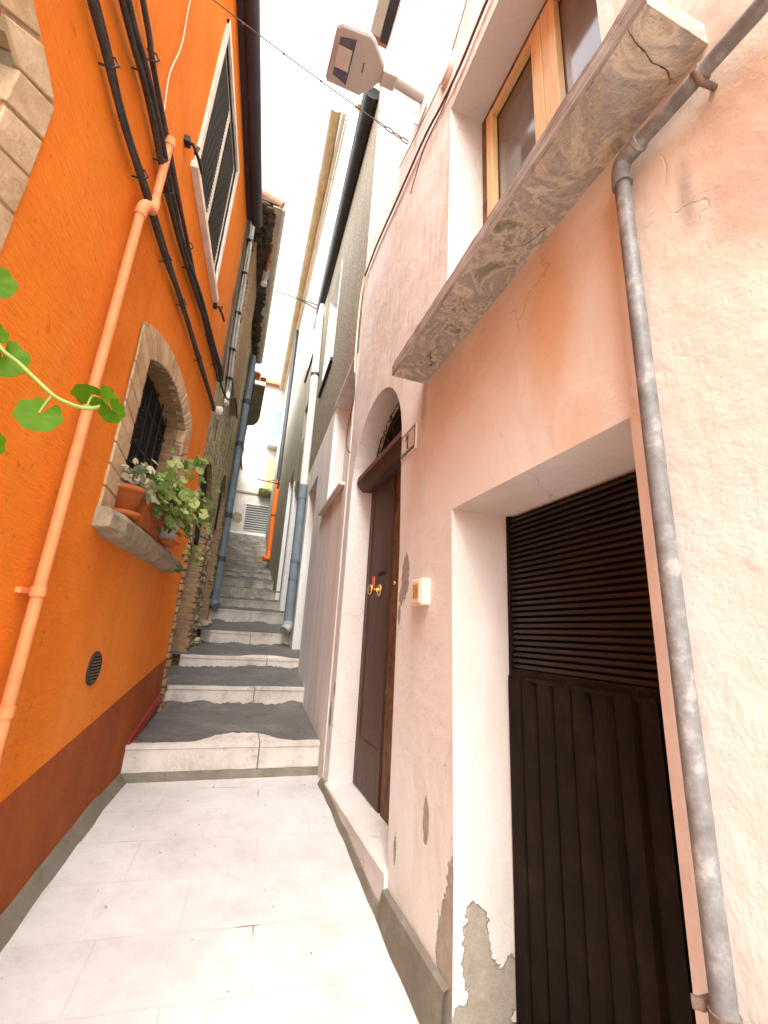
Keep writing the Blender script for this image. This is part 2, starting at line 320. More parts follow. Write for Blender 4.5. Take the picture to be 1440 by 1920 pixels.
MAT['rust'] = simple('rusty_steel', (.16, .11, .08), .7, .5, 30)
MAT['white'] = simple('white_paint', (.78, .76, .72), .6, .05, 8)
MAT['cream'] = simple('cream_trim', (.70, .64, .54), .7, .15, 8)
MAT['ivory'] = simple('ivory_plastic', (.74, .64, .50), .35, .05, 8, bump=0)
MAT['amber'] = simple('amber_window', (.42, .24, .08), .25, .5, 30, bump=0)
MAT['lampgrey'] = simple('pale_grey_lamp_casting', (.42, .40, .37), .45, .06, 5, bump=0)
MAT['leddark'] = simple('dark_lamp_glass', (.10, .10, .13), .2, .3, 40, bump=0)
MAT['ledpale'] = simple('pale_reflector', (.50, .46, .42), .3, .05, 20, bump=0)
MAT['brass'] = simple('polished_brass', (.75, .52, .22), .25, .15, 9, metal=1, bump=0)
MAT['redtag'] = simple('red_orange_plastic', (.75, .12, .05), .4, .05, 9, bump=0)
MAT['plateink'] = simple('dark_blue_grey_ink', (.06, .065, .08), .6, .1, 9, bump=0)
MAT['platepale'] = simple('pale_ceramic_plate', (.62, .54, .47), .35, .08, 9, bump=0)
MAT['terracotta'] = simple('terracotta', (.36, .10, .022), .75, .2, 10)
MAT['whitepot'] = simple('greyed_white_plastic', (.60, .57, .53), .5, .15, 9)
MAT['soil'] = simple('potting_soil', (.05, .03, .02), .95, .4, 40)
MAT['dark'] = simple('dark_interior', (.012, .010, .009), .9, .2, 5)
MAT['soffit'] = simple('dark_timber_soffit', (.075, .055, .04), .9, .6, 7, bump=.02, bsc=14)
MAT['tile'] = simple('roof_tile', (.36, .19, .11), .9, .35, 8)
MAT['facade'] = simple('pale_far_facade', (.52, .49, .44), .9, .25, 1.2, bump=.01, bsc=12)
MAT['paleyellow'] = simple('pale_yellow_shutter', (.50, .42, .22), .8, .1, 3)
MAT['blue'] = simple('pale_blue_shutter', (.24, .38, .44), .7, .1, 3)
MAT['greyshutter'] = simple('grey_green_rolling_shutter', (.085, .095, .085), .6, .25, 4)
MAT['rooftiles2'] = simple('beige_soffit', (.52, .44, .34), .9, .3, 5)
m = N('window_glass', .08, .9); m.col(m.ramp(m.noise(1.5, 2), [(.4, (.10, .08, .07)), (.7, (.20, .17, .15))])); MAT['glass'] = m.m
def leafmat(name, a, b, c_):
    m = N(name, .6, .12); rnd = m.t.nodes.new('ShaderNodeNewGeometry').outputs['Random Per Island']
    c = m.ramp(rnd, [(0, a), (.6, b), (1, c_)]); c = m.mix(.3, c, m.ramp(m.noise(40, 3), [(.3, a), (.7, c_)])); m.col(c)
    tr = m.t.nodes.new('ShaderNodeBsdfTranslucent'); m._in(tr.inputs[0], c)
    mx = m.t.nodes.new('ShaderNodeMixShader'); mx.inputs[0].default_value = .25
    m.t.links.new(m.p.outputs[0], mx.inputs[1]); m.t.links.new(tr.outputs[0], mx.inputs[2])
    m.t.links.new(mx.outputs[0], m.t.nodes['Material Output'].inputs[0]); return m.m
MAT['leaf'] = leafmat('geranium_leaf', (.032, .085, .001), (.06, .14, .001), (.10, .19, .003))
MAT['ivy'] = leafmat('window_plant_leaf', (.02, .06, .008), (.11, .21, .02), (.50, .54, .20))
MAT['varieg'] = leafmat('variegated_leaf', (.05, .10, .03), (.25, .27, .12), (.66, .52, .42))
MAT['stem'] = simple('green_stem', (.20, .28, .06), .6, .2, 20, bump=0)
MAT['twig'] = simple('brown_twig', (.15, .11, .06), .8, .3, 20, bump=0)

# ------------------------------------------------------------ geometry helper
class G:
    def __init__(s): s.v = []; s.f = []; s.sm = []
    def add(s, vs, fs, smooth=False):
        k = len(s.v); s.v += [Vector(v) for v in vs]; s.f += [tuple(i+k for i in f) for f in fs]; s.sm += [smooth]*len(fs); return s
    def hexa(s, p):   # 8 points: bottom loop 0-3, top loop 4-7
        return s.add(p, [(0, 3, 2, 1), (4, 5, 6, 7), (0, 1, 5, 4), (1, 2, 6, 5), (2, 3, 7, 6), (3, 0, 4, 7)])
    def box(s, x0, x1, y0, y1, z0, z1):
        return s.hexa([(x0, y0, z0), (x1, y0, z0), (x1, y1, z0), (x0, y1, z0), (x0, y0, z1), (x1, y0, z1), (x1, y1, z1), (x0, y1, z1)])
    def fbox(s, F, y0, y1, z0, z1, o0, o1):
        return s.hexa([F(y0, z0, o0), F(y0, z0, o1), F(y1, z0, o1), F(y1, z0, o0), F(y0, z1, o0), F(y0, z1, o1), F(y1, z1, o1), F(y1, z1, o0)])
    def prism(s, a, b, smooth=False):   # two matching loops
        n = len(a)
        return s.add(list(a)+list(b), [tuple(range(n))[::-1], tuple(range(n, 2*n))]+[(i, (i+1) % n, n+(i+1) % n, n+i) for i in range(n)], smooth)
    def tube(s, pts, r, n=10, caps=True):
        pts = [Vector(p) for p in pts]; rr = r if isinstance(r, (list, tuple)) else [r]*len(pts)
        t0 = (pts[1]-pts[0]).normalized(); up = Vector((0, 0, 1)) if abs(t0.z) < .9 else Vector((1, 0, 0))
        u = t0.cross(up).normalized(); rings = []
        for i, p in enumerate(pts):
            t = ((pts[min(i+1, len(pts)-1)]-pts[i]).normalized()+(pts[i]-pts[max(i-1, 0)]).normalized())
            t = t.normalized() if t.length > 1e-6 else t0
            u = (u-t*u.dot(t)).normalized(); w_ = t.cross(u)
            rings.append([p+(u*math.cos(a)+w_*math.sin(a))*rr[i] for a in [2*math.pi*k/n for k in range(n)]])
        vs = [q for r_ in rings for q in r_]; fs = []
        for i in range(len(pts)-1):
            for k in range(n):
                a = i*n+k; b = i*n+(k+1) % n; fs.append((a, b, b+n, a+n))
        s.add(vs, fs, True)
        if caps: s.add(rings[0], [tuple(range(n))]); s.add(rings[-1], [tuple(range(n))])
        return s
    def lathe(s, c, prof, n=24, axis=(0, 0, 1)):
        ax = Vector(axis).normalized(); up = Vector((0, 0, 1)) if abs(ax.z) < .9 else Vector((1, 0, 0))
        u = ax.cross(up).normalized(); w_ = ax.cross(u); c = Vector(c)
        vs = [c+ax*h+(u*math.cos(2*math.pi*k/n)+w_*math.sin(2*math.pi*k/n))*r for r, h in prof for k in range(n)]
        fs = [(i*n+k, i*n+(k+1) % n, (i+1)*n+(k+1) % n, (i+1)*n+k) for i in range(len(prof)-1) for k in range(n)]
        return s.add(vs, fs, True)

ORG = {}
def obj(name, g, mat, parent=None, bevel=0, recalc=True, weld=False):
    me = bpy.data.meshes.new(name)
    org = ORG.get(parent.name, Vector()) if parent else Vector()
    top = parent is None
    if top and g.v:
        mn = Vector([min(v[i] for v in g.v) for i in range(3)]); mx = Vector([max(v[i] for v in g.v) for i in range(3)])
        org = Vector(((mn.x+mx.x)/2, (mn.y+mx.y)/2, mn.z))
    me.from_pydata([v-org for v in g.v], [], g.f); me.update()
    for p, sm in zip(me.polygons, g.sm): p.use_smooth = sm
    if recalc or weld:
        bm = bmesh.new(); bm.from_mesh(me)
        if weld: bmesh.ops.remove_doubles(bm, verts=bm.verts, dist=1e-5)
        bmesh.ops.recalc_face_normals(bm, faces=bm.faces); bm.to_mesh(me); bm.free()
    me.materials.append(MAT[mat] if isinstance(mat, str) else mat)
    o = bpy.data.objects.new(name, me); COL.objects.link(o)
    if parent: o.parent = parent
    else: o.location = org
    ORG[o.name] = org
    if bevel:
        b = o.modifiers.new('bevel', 'BEVEL'); b.width = bevel; b.segments = 2; b.limit_method = 'ANGLE'; b.angle_limit = math.radians(40)
    return o
def tag(o, label=None, cat=None, group=None, kind=None):
    for k, v in (('label', label), ('category', cat), ('group', group), ('kind', kind)):
        if v: o[k] = v
    return o
def thing(name, loc, label, cat, group=None):
    o = bpy.data.objects.new(name, None); COL.objects.link(o); o.location = loc; o.empty_display_size = .1
    ORG[o.name] = Vector(loc); return tag(o, label, cat, group)

def frame(a, b, side):      # wall plane x = a + b*y; 'out' points into the alley
    return lambda y, z, o=0.0: Vector((a+b*y-side*o, y, z))
FL = frame(-.904, .0891, -1)        # orange house
FS = frame(-.7632, .06, -1)         # stone house
FL3 = frame(-.17, -.012, -1)        # left house with balcony
FA = frame(.9, 0, 1)                # pink house
FB = frame(.7664, .034, 1)          # roughcast house
FC = frame(.9184, .013, 1)          # beige house

def wall(F, out, holes, T):
    """closed wall: front sheet with holes, side faces and a back; holes = [(front polygon, depth, back polygon or None)]"""
    g = G(); loops = [[Vector((y, z, 0)) for y, z in out]]+[[Vector((y, z, 0)) for y, z in h[0]] for h in holes]
    tri = tessellate_polygon(loops); flat = [p for l in loops for p in l]
    g.add([F(p.x, p.y, 0) for p in flat], [tuple(t) for t in tri])
    n = len(out)
    g.add([F(y, z, 0) for y, z in out]+[F(y, z, -T) for y, z in out], [(i, (i+1) % n, n+(i+1) % n, n+i) for i in range(n)]+[tuple(range(n, 2*n))])
    return g
def reveals(F, holes):
    g = G()
    for h in holes:
        fr, dp = h[0], h[1]; bk = h[2] if len(h) > 2 and h[2] else fr; n = len(fr)
        g.add([F(y, z, 0) for y, z in fr]+[F(y, z, -dp) for y, z in bk], [(i, (i+1) % n, n+(i+1) % n, n+i) for i in range(n)])
    return g
def rect(y0, y1, z0, z1): return [(y0, z0), (y1, z0), (y1, z1), (y0, z1)]
def arc(y0, z0, yc, zc, y1, z1, n=14):   # circle through three points
    ax, ay, bx, by, cx, cy = y0, z0, yc, zc, y1, z1
    D = 2*(ax*(by-cy)+bx*(cy-ay)+cx*(ay-by))
    ux = ((ax*ax+ay*ay)*(by-cy)+(bx*bx+by*by)*(cy-ay)+(cx*cx+cy*cy)*(ay-by))/D
    uy = ((ax*ax+ay*ay)*(cx-bx)+(bx*bx+by*by)*(ax-cx)+(cx*cx+cy*cy)*(bx-ax))/D
    r = math.hypot(ax-ux, ay-uy); t0 = math.atan2(ay-uy, ax-ux); t1 = math.atan2(cy-uy, cx-ux)
    return [(ux+r*math.cos(t0+(t1-t0)*k/n), uy+r*math.sin(t0+(t1-t0)*k/n)) for k in range(n+1)]
def spl(pts, n=6):                       # catmull-rom
    P = [Vector(p) for p in pts]; P = [P[0]*2-P[1]]+P+[P[-1]*2-P[-2]]; out = []
    for i in range(1, len(P)-2):
        for k in range(n):
            t = k/n; a, b, c, d_ = P[i-1:i+3]
            out.append(.5*((2*b)+(c-a)*t+(2*a-5*b+4*c-d_)*t*t+(3*b-a-3*c+d_)*t**3))
    out.append(P[-2]); return out

# ------------------------------------------------------------ ground, steps
def gz(y):
    T = [(-9, -2.2), (0, -1.45), (1.8, -1.312), (2.3, -1.265), (2.9, -1.19), (3.5, -1.13), (4.0, -1.108), (30, -1.1)]
    for (a, za), (b, zb) in zip(T, T[1:]):
        if y <= b: return za+(zb-za)*(y-a)/(b-a)
    return -1.1
g = G(); ys = [-9, -6, -4, -2, -1, 0, .6, 1.2, 1.5, 1.8, 2.05, 2.3, 2.6, 2.9, 3.2, 3.5, 3.75, 4.3]; xs = [-9, -3, -1.2, -.6, 0, .6, 1.2, 3, 9]
vs = [(x, y, gz(y)) for y in ys for x in xs]; nx = len(xs)
g.add(vs, [(i*nx+j, i*nx+j+1, (i+1)*nx+j+1, (i+1)*nx+j) for i in range(len(ys)-1) for j in range(nx-1)], True)
tag(obj('paved_ground', g, 'paving', weld=False), kind='structure')
g = G(); rr = random.Random(31)
for k in range(46):
    x, y = rr.uniform(-.62, .82), rr.uniform(.9, 3.8); a = rr.uniform(0, 3.14); L = rr.uniform(.004, .022); z = gz(y)+.003
    g.tube([(x, y, z), (x+L*.5*math.cos(a), y+L*.5*math.sin(a), z+.002), (x+L*math.cos(a+.3), y+L*math.sin(a+.3), z)], rr.uniform(.0008, .002), 5)
tag(obj('ground_litter', g, 'twig'), kind='stuff')
g = G(); g.add([(-40, -40, -2.35), (40, -40, -2.35), (40, 60, -2.35), (-40, 60, -2.35)], [(0, 1, 2, 3)])
tag(obj('terrain', g, 'fillet'), kind='structure')

ST = [(3.98,-0.877,-1.105,-0.51,0.90),(5.15,-0.595,-0.772,-0.45,0.94),(5.85,-0.340,-0.471,-0.36,0.97),(7.10,-0.052,-0.231,-0.23,1.00),
(8.20,0.302,0.085,-0.30,1.02),(9.50,0.554,0.394,-0.18,1.02),(10.70,0.891,0.656,-0.23,1.04),(11.80,1.203,0.988,-0.27,1.06),(12.60,1.457,1.341,-0.30,1.09),
(13.30,1.677,1.554,-0.29,1.11),(14.60,2.016,1.905,-0.30,1.09),(15.50,2.349,2.185,-0.32,1.11),(16.40,2.720,2.522,-0.36,1.13),(17.30,3.038,2.884,-0.37,1.13),
(17.90,3.311,3.177,-0.36,1.15),(18.50,3.570,3.437,-0.38,1.14),(19.10,3.846,3.709,-0.40,1.16)]
stairs = thing('stone_stairs', (.2, 4, -1.1), 'long flight of pale stone steps with dark cement treads climbing the alley', 'stairs')
for i, (y, zt, zb, xl, xr) in enumerate(ST):
    rnd = random.Random(i); y2 = ST[i+1][0] if i < len(ST)-1 else 19.7; zb2 = ST[i+1][2] if i < len(ST)-1 else zt+.01
    joint = xl+(xr-xl)*[.655, .62, .70, .52, .55, .45, .4, .6, .35, .62, .5, .7, .4, .6, .5, .45, .5][i]
    for a, b in ((xl-.06, joint-.004), (joint+.004, xr+.12)):
        dz = rnd.uniform(-.004, .004); g = G()
        n = 8; top = []; pr = []
        for k in range(n+1):
            x = a+(b-a)*k/n; j = .003*mnoise.noise(Vector((x*5, i*3.1, 0)))
            pr.append([Vector((x, y+j, zb-.16)), Vector((x, y+j, zt-.035+dz)), Vector((x, y-.008+j, zt-.03+dz)), Vector((x, y-.008+j, zt+dz)), Vector((x, y+.55, zt+dz+.04)), Vector((x, y+.55, zb-.16))])
        vs = [q for r_ in pr for q in r_]; fs = [(k*6+q, k*6+(q+1) % 6, (k+1)*6+(q+1) % 6, (k+1)*6+q) for k in range(n) for q in range(6)]
        fs += [tuple(range(6)), tuple(range(n*6, n*6+6))]
        obj('riser_stone', g.add(vs, fs), 'riser', stairs)
    # tread of dark cement, ragged at the nose and feathered up the next riser
    g = G(); n = 90; A = []; B = []; C_ = []; D_ = []
    sl = (zb2-zt)/(y2-y)
    for k in range(n+1):
        x = xl-.2+(xr+.3-xl+.2)*k/n
        f = .045+.014*mnoise.noise(Vector((x*9, i*2.7, 1)))+.012*mnoise.noise(Vector((x*31, i*2.7, 1)))
        hf = .012*mnoise.noise(Vector((x*40, i*1.7, 6)))+.010*mnoise.noise(Vector((x*17, i*1.7, 6)))
        if i == 0: f += (.22+.10*mnoise.noise(Vector((x*5, 8, 1))))*math.exp(-((x-.27)/.27)**4)+.03*mnoise.noise(Vector((x*22, 5, 1)))*(abs(x-.27) < .3)
        if i == 2: f += .22*math.exp(-((x-.55)/.28)**4)
        if i > 4: f += .03
        up = .012+.055*max(0, mnoise.noise(Vector((x*4.2, i*5.3, 2)))+.25)+hf
        z_f = zt+.006+.012*f/.16
        A.append(Vector((x, y+f, z_f-.004 if f < .16 else zt+sl*f+.016))); 
        A[-1].z = zt+(.04*f/.55)+.004
        B.append(Vector((x, max(y+.20, y+f+.01), zt+max(sl*max(.20, f)+.006, .04*(f+.02)/.55+.010))))
        C_.append(Vector((x, y2-.035-.02*abs(mnoise.noise(Vector((x*6, i, 7)))), zb2+.004))); D_.append(Vector((x, y2-.004, zb2+up)))
    for P, Q in ((A, B), (B, C_), (C_, D_)):
        g.add(P+Q, [(k, k+1, n+2+k, n+1+k) for k in range(n)], False)
    g.add([v for v in D_]+[v+Vector((0, .02, -.3)) for v in D_], [(k, k+1, n+2+k, n+1+k) for k in range(n)])
    obj('cement_tread', g, 'tread', stairs, recalc=False)
# grey-olive cement kerb along the bottom of the first step
g = G(); n = 30
for k in range(n):
    x0 = -.62+1.56*k/n; x1 = -.62+1.56*(k+1)/n; q = lambda x: .058+.010*mnoise.noise(Vector((x*8, 3, 3)))
    e = lambda x: .022+.012*mnoise.noise(Vector((x*12, 9, 3)))
    g.add([(x0, 3.972, -1.12+q(x0)), (x1, 3.972, -1.12+q(x1)), (x1, 3.958-e(x1), gz(3.9)-.01), (x0, 3.958-e(x0), gz(3.9)-.01)], [(0, 1, 2, 3)])
g.add([(-.62, 3.972, -1.06), (.94, 3.972, -1.06), (.94, 4.0, -1.06), (-.62, 4.0, -1.06)], [(0, 1, 2, 3)])
tag(obj('cement_fillet', g, 'fillet', stairs, recalc=False))

# ------------------------------------------------------------ ORANGE HOUSE
oh = thing('orange_house', FL(2, -1.4), 'orange plastered house with dark red dado and brick-framed windows on the left of the alley', 'house')
archI = [(2.69, .54), (3.86, .54)]+arc(3.86, 1.62, 3.30, 1.735, 2.69, 1.55)
archN = [(-.05, .7), (1.2, .7)]+arc(1.2, 1.52, .6, 1.66, -.05, 1.52)
shutH = rect(2.72, 3.86, 3.12, 4.64)
holesL = [(archI, .16), (archN, .34), (shutH, .10)]
TOPL = 5.13
outL = [(-1.6, -1.9), (4.855, -1.3), (4.855, TOPL), (-1.6, TOPL)]
obj('wall', wall(FL, outL, holesL, 3.5), 'orange', oh)
# brick reveals of the two windows (courses)
for pol, dq in ((archI, .16), (archN, .34)):
    obj('brick_reveal', reveals(FL, [(pol, dq)]), 'brick', oh, recalc=False)
obj('shutter_reveal', reveals(FL, [(shutH, .10)]), 'cream', oh, recalc=False)
def ring(inner, outer, nj, na, F, name, parent, po=.012):
    """jamb blocks and voussoirs: inner/outer = (y0,y1,z0,(arc pts))"""
    (iy0, iy1, iz, ia), (oy0, oy1, oz, oa) = inner, outer
    g = G(); rr = random.Random(3)
    def loop(pts, o0, o1):
        pts = [(p[0]+rr.uniform(-.004, .004), p[1]) for p in pts]
        g.prism([F(y, z, o0) for y, z in pts], [F(y, z, o1+rr.uniform(-.003, .003)) for y, z in pts])
    for (a, b, zi, zo) in ((oy0, iy0, ia[-1][1], oa[-1][1]), (iy1, oy1, ia[0][1], oa[0][1])):
        for k in range(nj):
            t0, t1 = (k+.04)/nj, (k+.96)/nj
            L = lambda z0, z1, t: z0+(z1-z0)*t
            if b < (iy0+iy1)/2: zs = [(a, L(oz, zo, t0)), (b, L(iz, zi, t0)), (b, L(iz, zi, t1)), (a, L(oz, zo, t1))]
            else: zs = [(a, L(iz, zi, t0)), (b, L(oz, zo, t0)), (b, L(oz, zo, t1)), (a, L(iz, zi, t1))]
            loop(zs, -.05, po)
    n = len(ia)-1
    def at(P, t):
        f = t*n; i = min(int(f), n-1); f -= i; return (P[i][0]+(P[i+1][0]-P[i][0])*f, P[i][1]+(P[i+1][1]-P[i][1])*f)
    for k in range(na):
        t0, t1 = (k+.05)/na, (k+.95)/na; tm = (t0+t1)/2
        loop([at(ia, t0), at(oa, t0), at(oa, tm), at(oa, t1), at(ia, t1), at(ia, tm)], -.05, po)
    o = obj(name, g, 'block', parent, bevel=.005)
    gm = G(); ip = [(iy0, iz), (iy1, iz)]+list(ia); op = [(oy0, oz), (oy1, oz)]+list(oa)
    nn_ = len(ip); gm.add([F(y, z, .004) for y, z in ip]+[F(y, z, .004) for y, z in op], [(i, (i+1) % nn_, nn_+(i+1) % nn_, nn_+i) for i in range(1, nn_)])
    obj('mortar_bed', gm, 'mortar', o, recalc=False); return o
ring((2.69, 3.86, .54, arc(3.86, 1.62, 3.30, 1.735, 2.69, 1.55)), (2.485, 4.09, .54, arc(4.09, 1.76, 3.30, 1.895, 2.47, 1.655)), 9, 15, FL, 'brick_surround', oh)
ring((-.05, 1.2, .7, arc(1.2, 1.52, .6, 1.66, -.05, 1.52)), (-.22, 1.365, .7, arc(1.365, 1.63, .6, 1.87, -.22, 1.63)), 6, 11, FL, 'stone_surround', oh)
# stone sill under the arched window
g = G(); pr = []
for k in range(13):
    y = 2.47+1.80*k/12; j = lambda q: .008*mnoise.noise(Vector((y*4, q, 0))); e = .03 if k in (0, 12) else 0
    pr.append([FL(y, .415+e+j(1), -.05), FL(y, .42+e+j(2), .075-e), FL(y, .45+j(3), .105-e), FL(y, .52+j(4), .11-e), FL(y, .55+j(5), .09-e), FL(y, .56, -.155)])
g.add([q for r_ in pr for q in r_], [(k*6+q, k*6+(q+1) % 6, (k+1)*6+(q+1) % 6, (k+1)*6+q) for k in range(12) for q in range(6)]+[tuple(range(6)), tuple(range(72, 78))])
obj('window_sill', g, 'sillstone', oh, bevel=.006)
g = G().fbox(FL, -.25, 1.4, .60, .70, -.34, .06); obj('window_sill', g, 'sillstone', oh, bevel=.008)
# dark window panes with iron bars
for (y0, y1, z0, z1, nb, dp) in ((2.69, 3.86, .54, 1.75, 7, .16), (-.05, 1.2, .7, 1.68, 6, .34)):
    wn_ = obj('window', G().fbox(FL, y0-.02, y1+.02, z0, z1, -dp-.02, -dp+.005), 'dark', oh)
    g = G()
    for k in range(nb):
        y = y0+(y1-y0)*(k+.5)/nb; g.tube([FL(y, z0, -dp+.03), FL(y, z1-.04, -dp+.03)], .007, 6)
    for z in (z0+.3, z0+.65, z0+.95): g.tube([FL(y0, z, -dp+.025), FL(y1, z, -dp+.025)], .006, 6)
    for k in range(46):
        y = random.uniform(y0+.05, y1-.05); z = random.uniform(z0+.1, z1-.15); g.tube([FL(y, z, -dp+.035), FL(y+random.uniform(-.06, .06), z+random.uniform(-.05, .05), -dp+.035)], .006, 5)
    obj('iron_grille', g, 'iron', wn_)
# shuttered window
sh = obj('shutter', G().fbox(FL, 2.72, 3.86, 3.12, 4.64, -.10, -.07), 'doorfar', oh)
g = G()
for (y0, y1) in ((2.73, 3.25), (3.36, 3.80)):
    for k in range(34):
        z = 3.15+1.46*k/34; g.hexa([FL(y0, z, -.055), FL(y0, z-.012, -.012), FL(y1, z-.012, -.012), FL(y1, z, -.055), FL(y0, z+.016, -.055), FL(y0, z+.006, -.012), FL(y1, z+.006, -.012), FL(y1, z+.016, -.055)])
obj('louvre_slats', g, 'louvre', sh)
g = G()
for y0, y1 in ((3.235, 3.345), (3.79, 3.86)): g.fbox(FL, y0, y1, 3.12, 4.64, -.068, -.018)
obj('shutter_stiles', g, 'cream', sh)
g = G()
g.fbox(FL, 2.66, 2.72, 3.10, 4.70, -.02, .022); g.fbox(FL, 3.86, 3.91, 3.10, 4.70, -.02, .022); g.fbox(FL, 2.66, 3.91, 4.64, 4.705, -.02, .024)
obj('window_frame', g, 'cream', oh, bevel=.003)
obj('window_sill', G().fbox(FL, 2.62, 3.96, 3.05, 3.11, -.08, .05), 'cream', oh, bevel=.004)
# dado
zt_ = lambda y: -.69+.1445*(y-2.27)
g = G(); L_ = [(-1.5, zt_(-1.5)), (4.84, zt_(4.84))]
g.prism([FL(y, z, .004) for y, z in [(-1.5, -2.0), (4.85, -1.35), (4.85, zt_(4.85)), (-1.5, zt_(-1.5))]], [FL(y, z, -.02) for y, z in [(-1.5, -2.0), (4.85, -1.35), (4.85, zt_(4.85)), (-1.5, zt_(-1.5))]])
obj('painted_dado', g, 'dado', oh)
g = G()
g.prism([FL(3.985, -.90, -.01), FL(3.985, -.90, .03), FL(3.985, -.845, .022), FL(3.985, -.84, -.01)], [FL(4.84, -.70, -.01), FL(4.84, -.70, .03), FL(4.84, -.625, .022), FL(4.84, -.62, -.01)])
obj('red_painted_edge', g, 'dadored', oh)
# cement fillet at the foot of the wall
g = G(); n = 60; P = []; Q = []; R_ = []
for k in range(n+1):
    y = -1.5+5.44*k/n; h = .075+.012*mnoise.noise(Vector((y*4, 0, 5))); e = .045+.008*mnoise.noise(Vector((y*5, 1, 5)))+.006*mnoise.noise(Vector((y*31, 1, 5)))
    if y > 3.5: h *= .8
    P.append(FL(y, gz(y)+h, .005)); Q.append(FL(y, gz(y)+h*.85, .022)); R_.append(FL(y, gz(y)-.006, .02+e))
g.add(P+Q, [(k, k+1, n+2+k, n+1+k) for k in range(n)]); g.add(Q+R_, [(k, k+1, n+2+k, n+1+k) for k in range(n)])
obj('cement_fillet', g, 'fillet', oh, recalc=False)
# roof: dark soffit, gutter, tiles
obj('soffit', G().fbox(FL, -1.6, 4.88, TOPL-.002, TOPL+.05, -.2, .07), 'gutterplum', oh)
g = G(); n = 12
sec = [(.055+.070*(1-math.cos(a)), TOPL+.02-.070*math.sin(a)) for a in [math.pi*k/n for k in range(n+1)]]
sec2 = [(.055+.070-.063*math.cos(a), TOPL+.02-.063*math.sin(a)) for a in [math.pi*(n-k)/n for k in range(n+1)]]
g.prism([FL(-1.6, z, o) for o, z in sec+sec2], [FL(4.9, z, o) for o, z in sec+sec2]); obj('gutter', g, 'gutterplum', oh)
g = G(); g.hexa([FL(-1.6, TOPL+.05, .12), FL(-1.6, TOPL+.05, -3.5), FL(4.9, TOPL+.05, -3.5), FL(4.9, TOPL+.05, .12), FL(-1.6, TOPL+.10, .12), FL(-1.6, TOPL+.9, -3.5), FL(4.9, TOPL+.9, -3.5), FL(4.9, TOPL+.10, .12)])
obj('roof', g, 'tile', oh)

# ------------------------------------------------------------ things on the orange wall
def clipgeo(g, F, y, z, o, r=.03):
    g.tube([F(y, z-.006, -.01), F(y, z-.006, o+r)], .006, 6)
t = thing('salmon_drainpipe', FL(2.01, -1.26), 'salmon painted drainpipe climbing the orange wall with an elbow under the cables', 'drainpipe')
pts = [FL(2.015, -1.2, .05), FL(2.01, 1.93, .05)]; obj('lower_pipe', G().tube(pts, .0215, 16), 'salmon', t)
pts = [FL(2.01, 1.92, .05), FL(2.012, 1.975, .052), FL(2.03, 2.015, .06), FL(2.08, 2.05, .06), FL(2.11, 2.09, .055), FL(2.125, 2.16, .05)]
obj('elbow', G().tube(spl(pts, 4), .027, 16), 'salmon', t)
obj('upper_pipe', G().tube([FL(2.125, 2.14, .05), FL(2.125, 2.55, .05)], .0215, 16), 'salmon', t)
g = G().tube([FL(2.125, 2.55, .05), FL(2.125, 2.60, .05)], .027, 16); g.tube([FL(2.08, 2.56, .01), FL(2.17, 2.56, .01)], .012, 8); obj('wall_bracket', g, 'salmon', t)
for z in (.09, -.33): obj('pipe_collar', G().tube([FL(2.011, z-.018, .05), FL(2.011, z+.018, .05)], .027, 16).fbox(FL, 1.96, 2.06, z-.01, z+.01, 0, .02), 'salmon', t)
def bundle(name, label, paths, mat, clips, F, o, r, group='black cables along the orange wall'):
    t = thing(name, F(*clips[0], 0), label, 'cable', group)
    g = G()
    for dy, dz, do, rr_ in paths:
        pts = [F(y+dy*math.sin(y*3+dz*60), z+dz+.012*math.sin(y*5+dy*90), o+do) for y, z in r]
        g.tube(spl(pts, 5), rr_*1.3, 8)
    obj('cable_bundle', g, mat, t)
    for (y, z) in clips: obj('wall_clip', G().tube([F(y, z-.030, .0), F(y, z-.026, o+.018), F(y+.004, z, o+.034), F(y, z+.028, o+.018), F(y, z+.034, 0)], .0045, 6), 'iron', t)
    return t
bundle('cable', 'lowest of the three thick black cables stapled along the orange wall', [(0, 0, 0, .014), (.02, .012, .008, .009), (.02, -.012, .004, .008)], 'cable',
       [(1.5, 2.11), (1.95, 2.11), (2.5, 2.14), (2.95, 2.2), (3.7, 2.25)], FL, .03, [(-1.5, 2.15), (.4, 2.08), (1.33, 2.105), (1.69, 2.082), (2.04, 2.122), (2.5, 2.14), (2.93, 2.2), (3.8, 2.26), (4.53, 2.33), (4.80, 2.33)])
bundle('cable', 'thickest black cable bundle, middle of the three crossing the orange wall', [(0, 0, 0, .013), (.02, .02, .006, .012), (.02, -.018, .002, .012), (.03, .006, .02, .011), (.03, -.03, .012, .008)], 'cable',
       [(1.7, 2.44), (2.1, 2.43), (2.27, 2.41), (2.9, 2.48), (3.9, 2.65)], FL, .035, [(-1.5, 2.5), (.4, 2.38), (1.47, 2.40), (1.7, 2.442), (1.93, 2.452), (2.27, 2.41), (2.7, 2.44), (3.36, 2.57), (4.2, 2.70), (4.68, 2.77), (4.84, 2.72)])
bundle('cable', 'thinnest and topmost black cable on the orange wall, passing over the salmon pipe bracket', [(0, 0, 0, .011), (.02, .010, .004, .007)], 'cable',
       [(1.77, 2.63), (2.85, 2.60), (4.4, 2.67)], FL, .025, [(-1.5, 2.75), (.4, 2.68), (1.59, 2.655), (1.77, 2.627), (1.99, 2.624), (2.23, 2.607), (2.85, 2.593), (3.6, 2.62), (4.54, 2.684), (4.80, 2.70)])
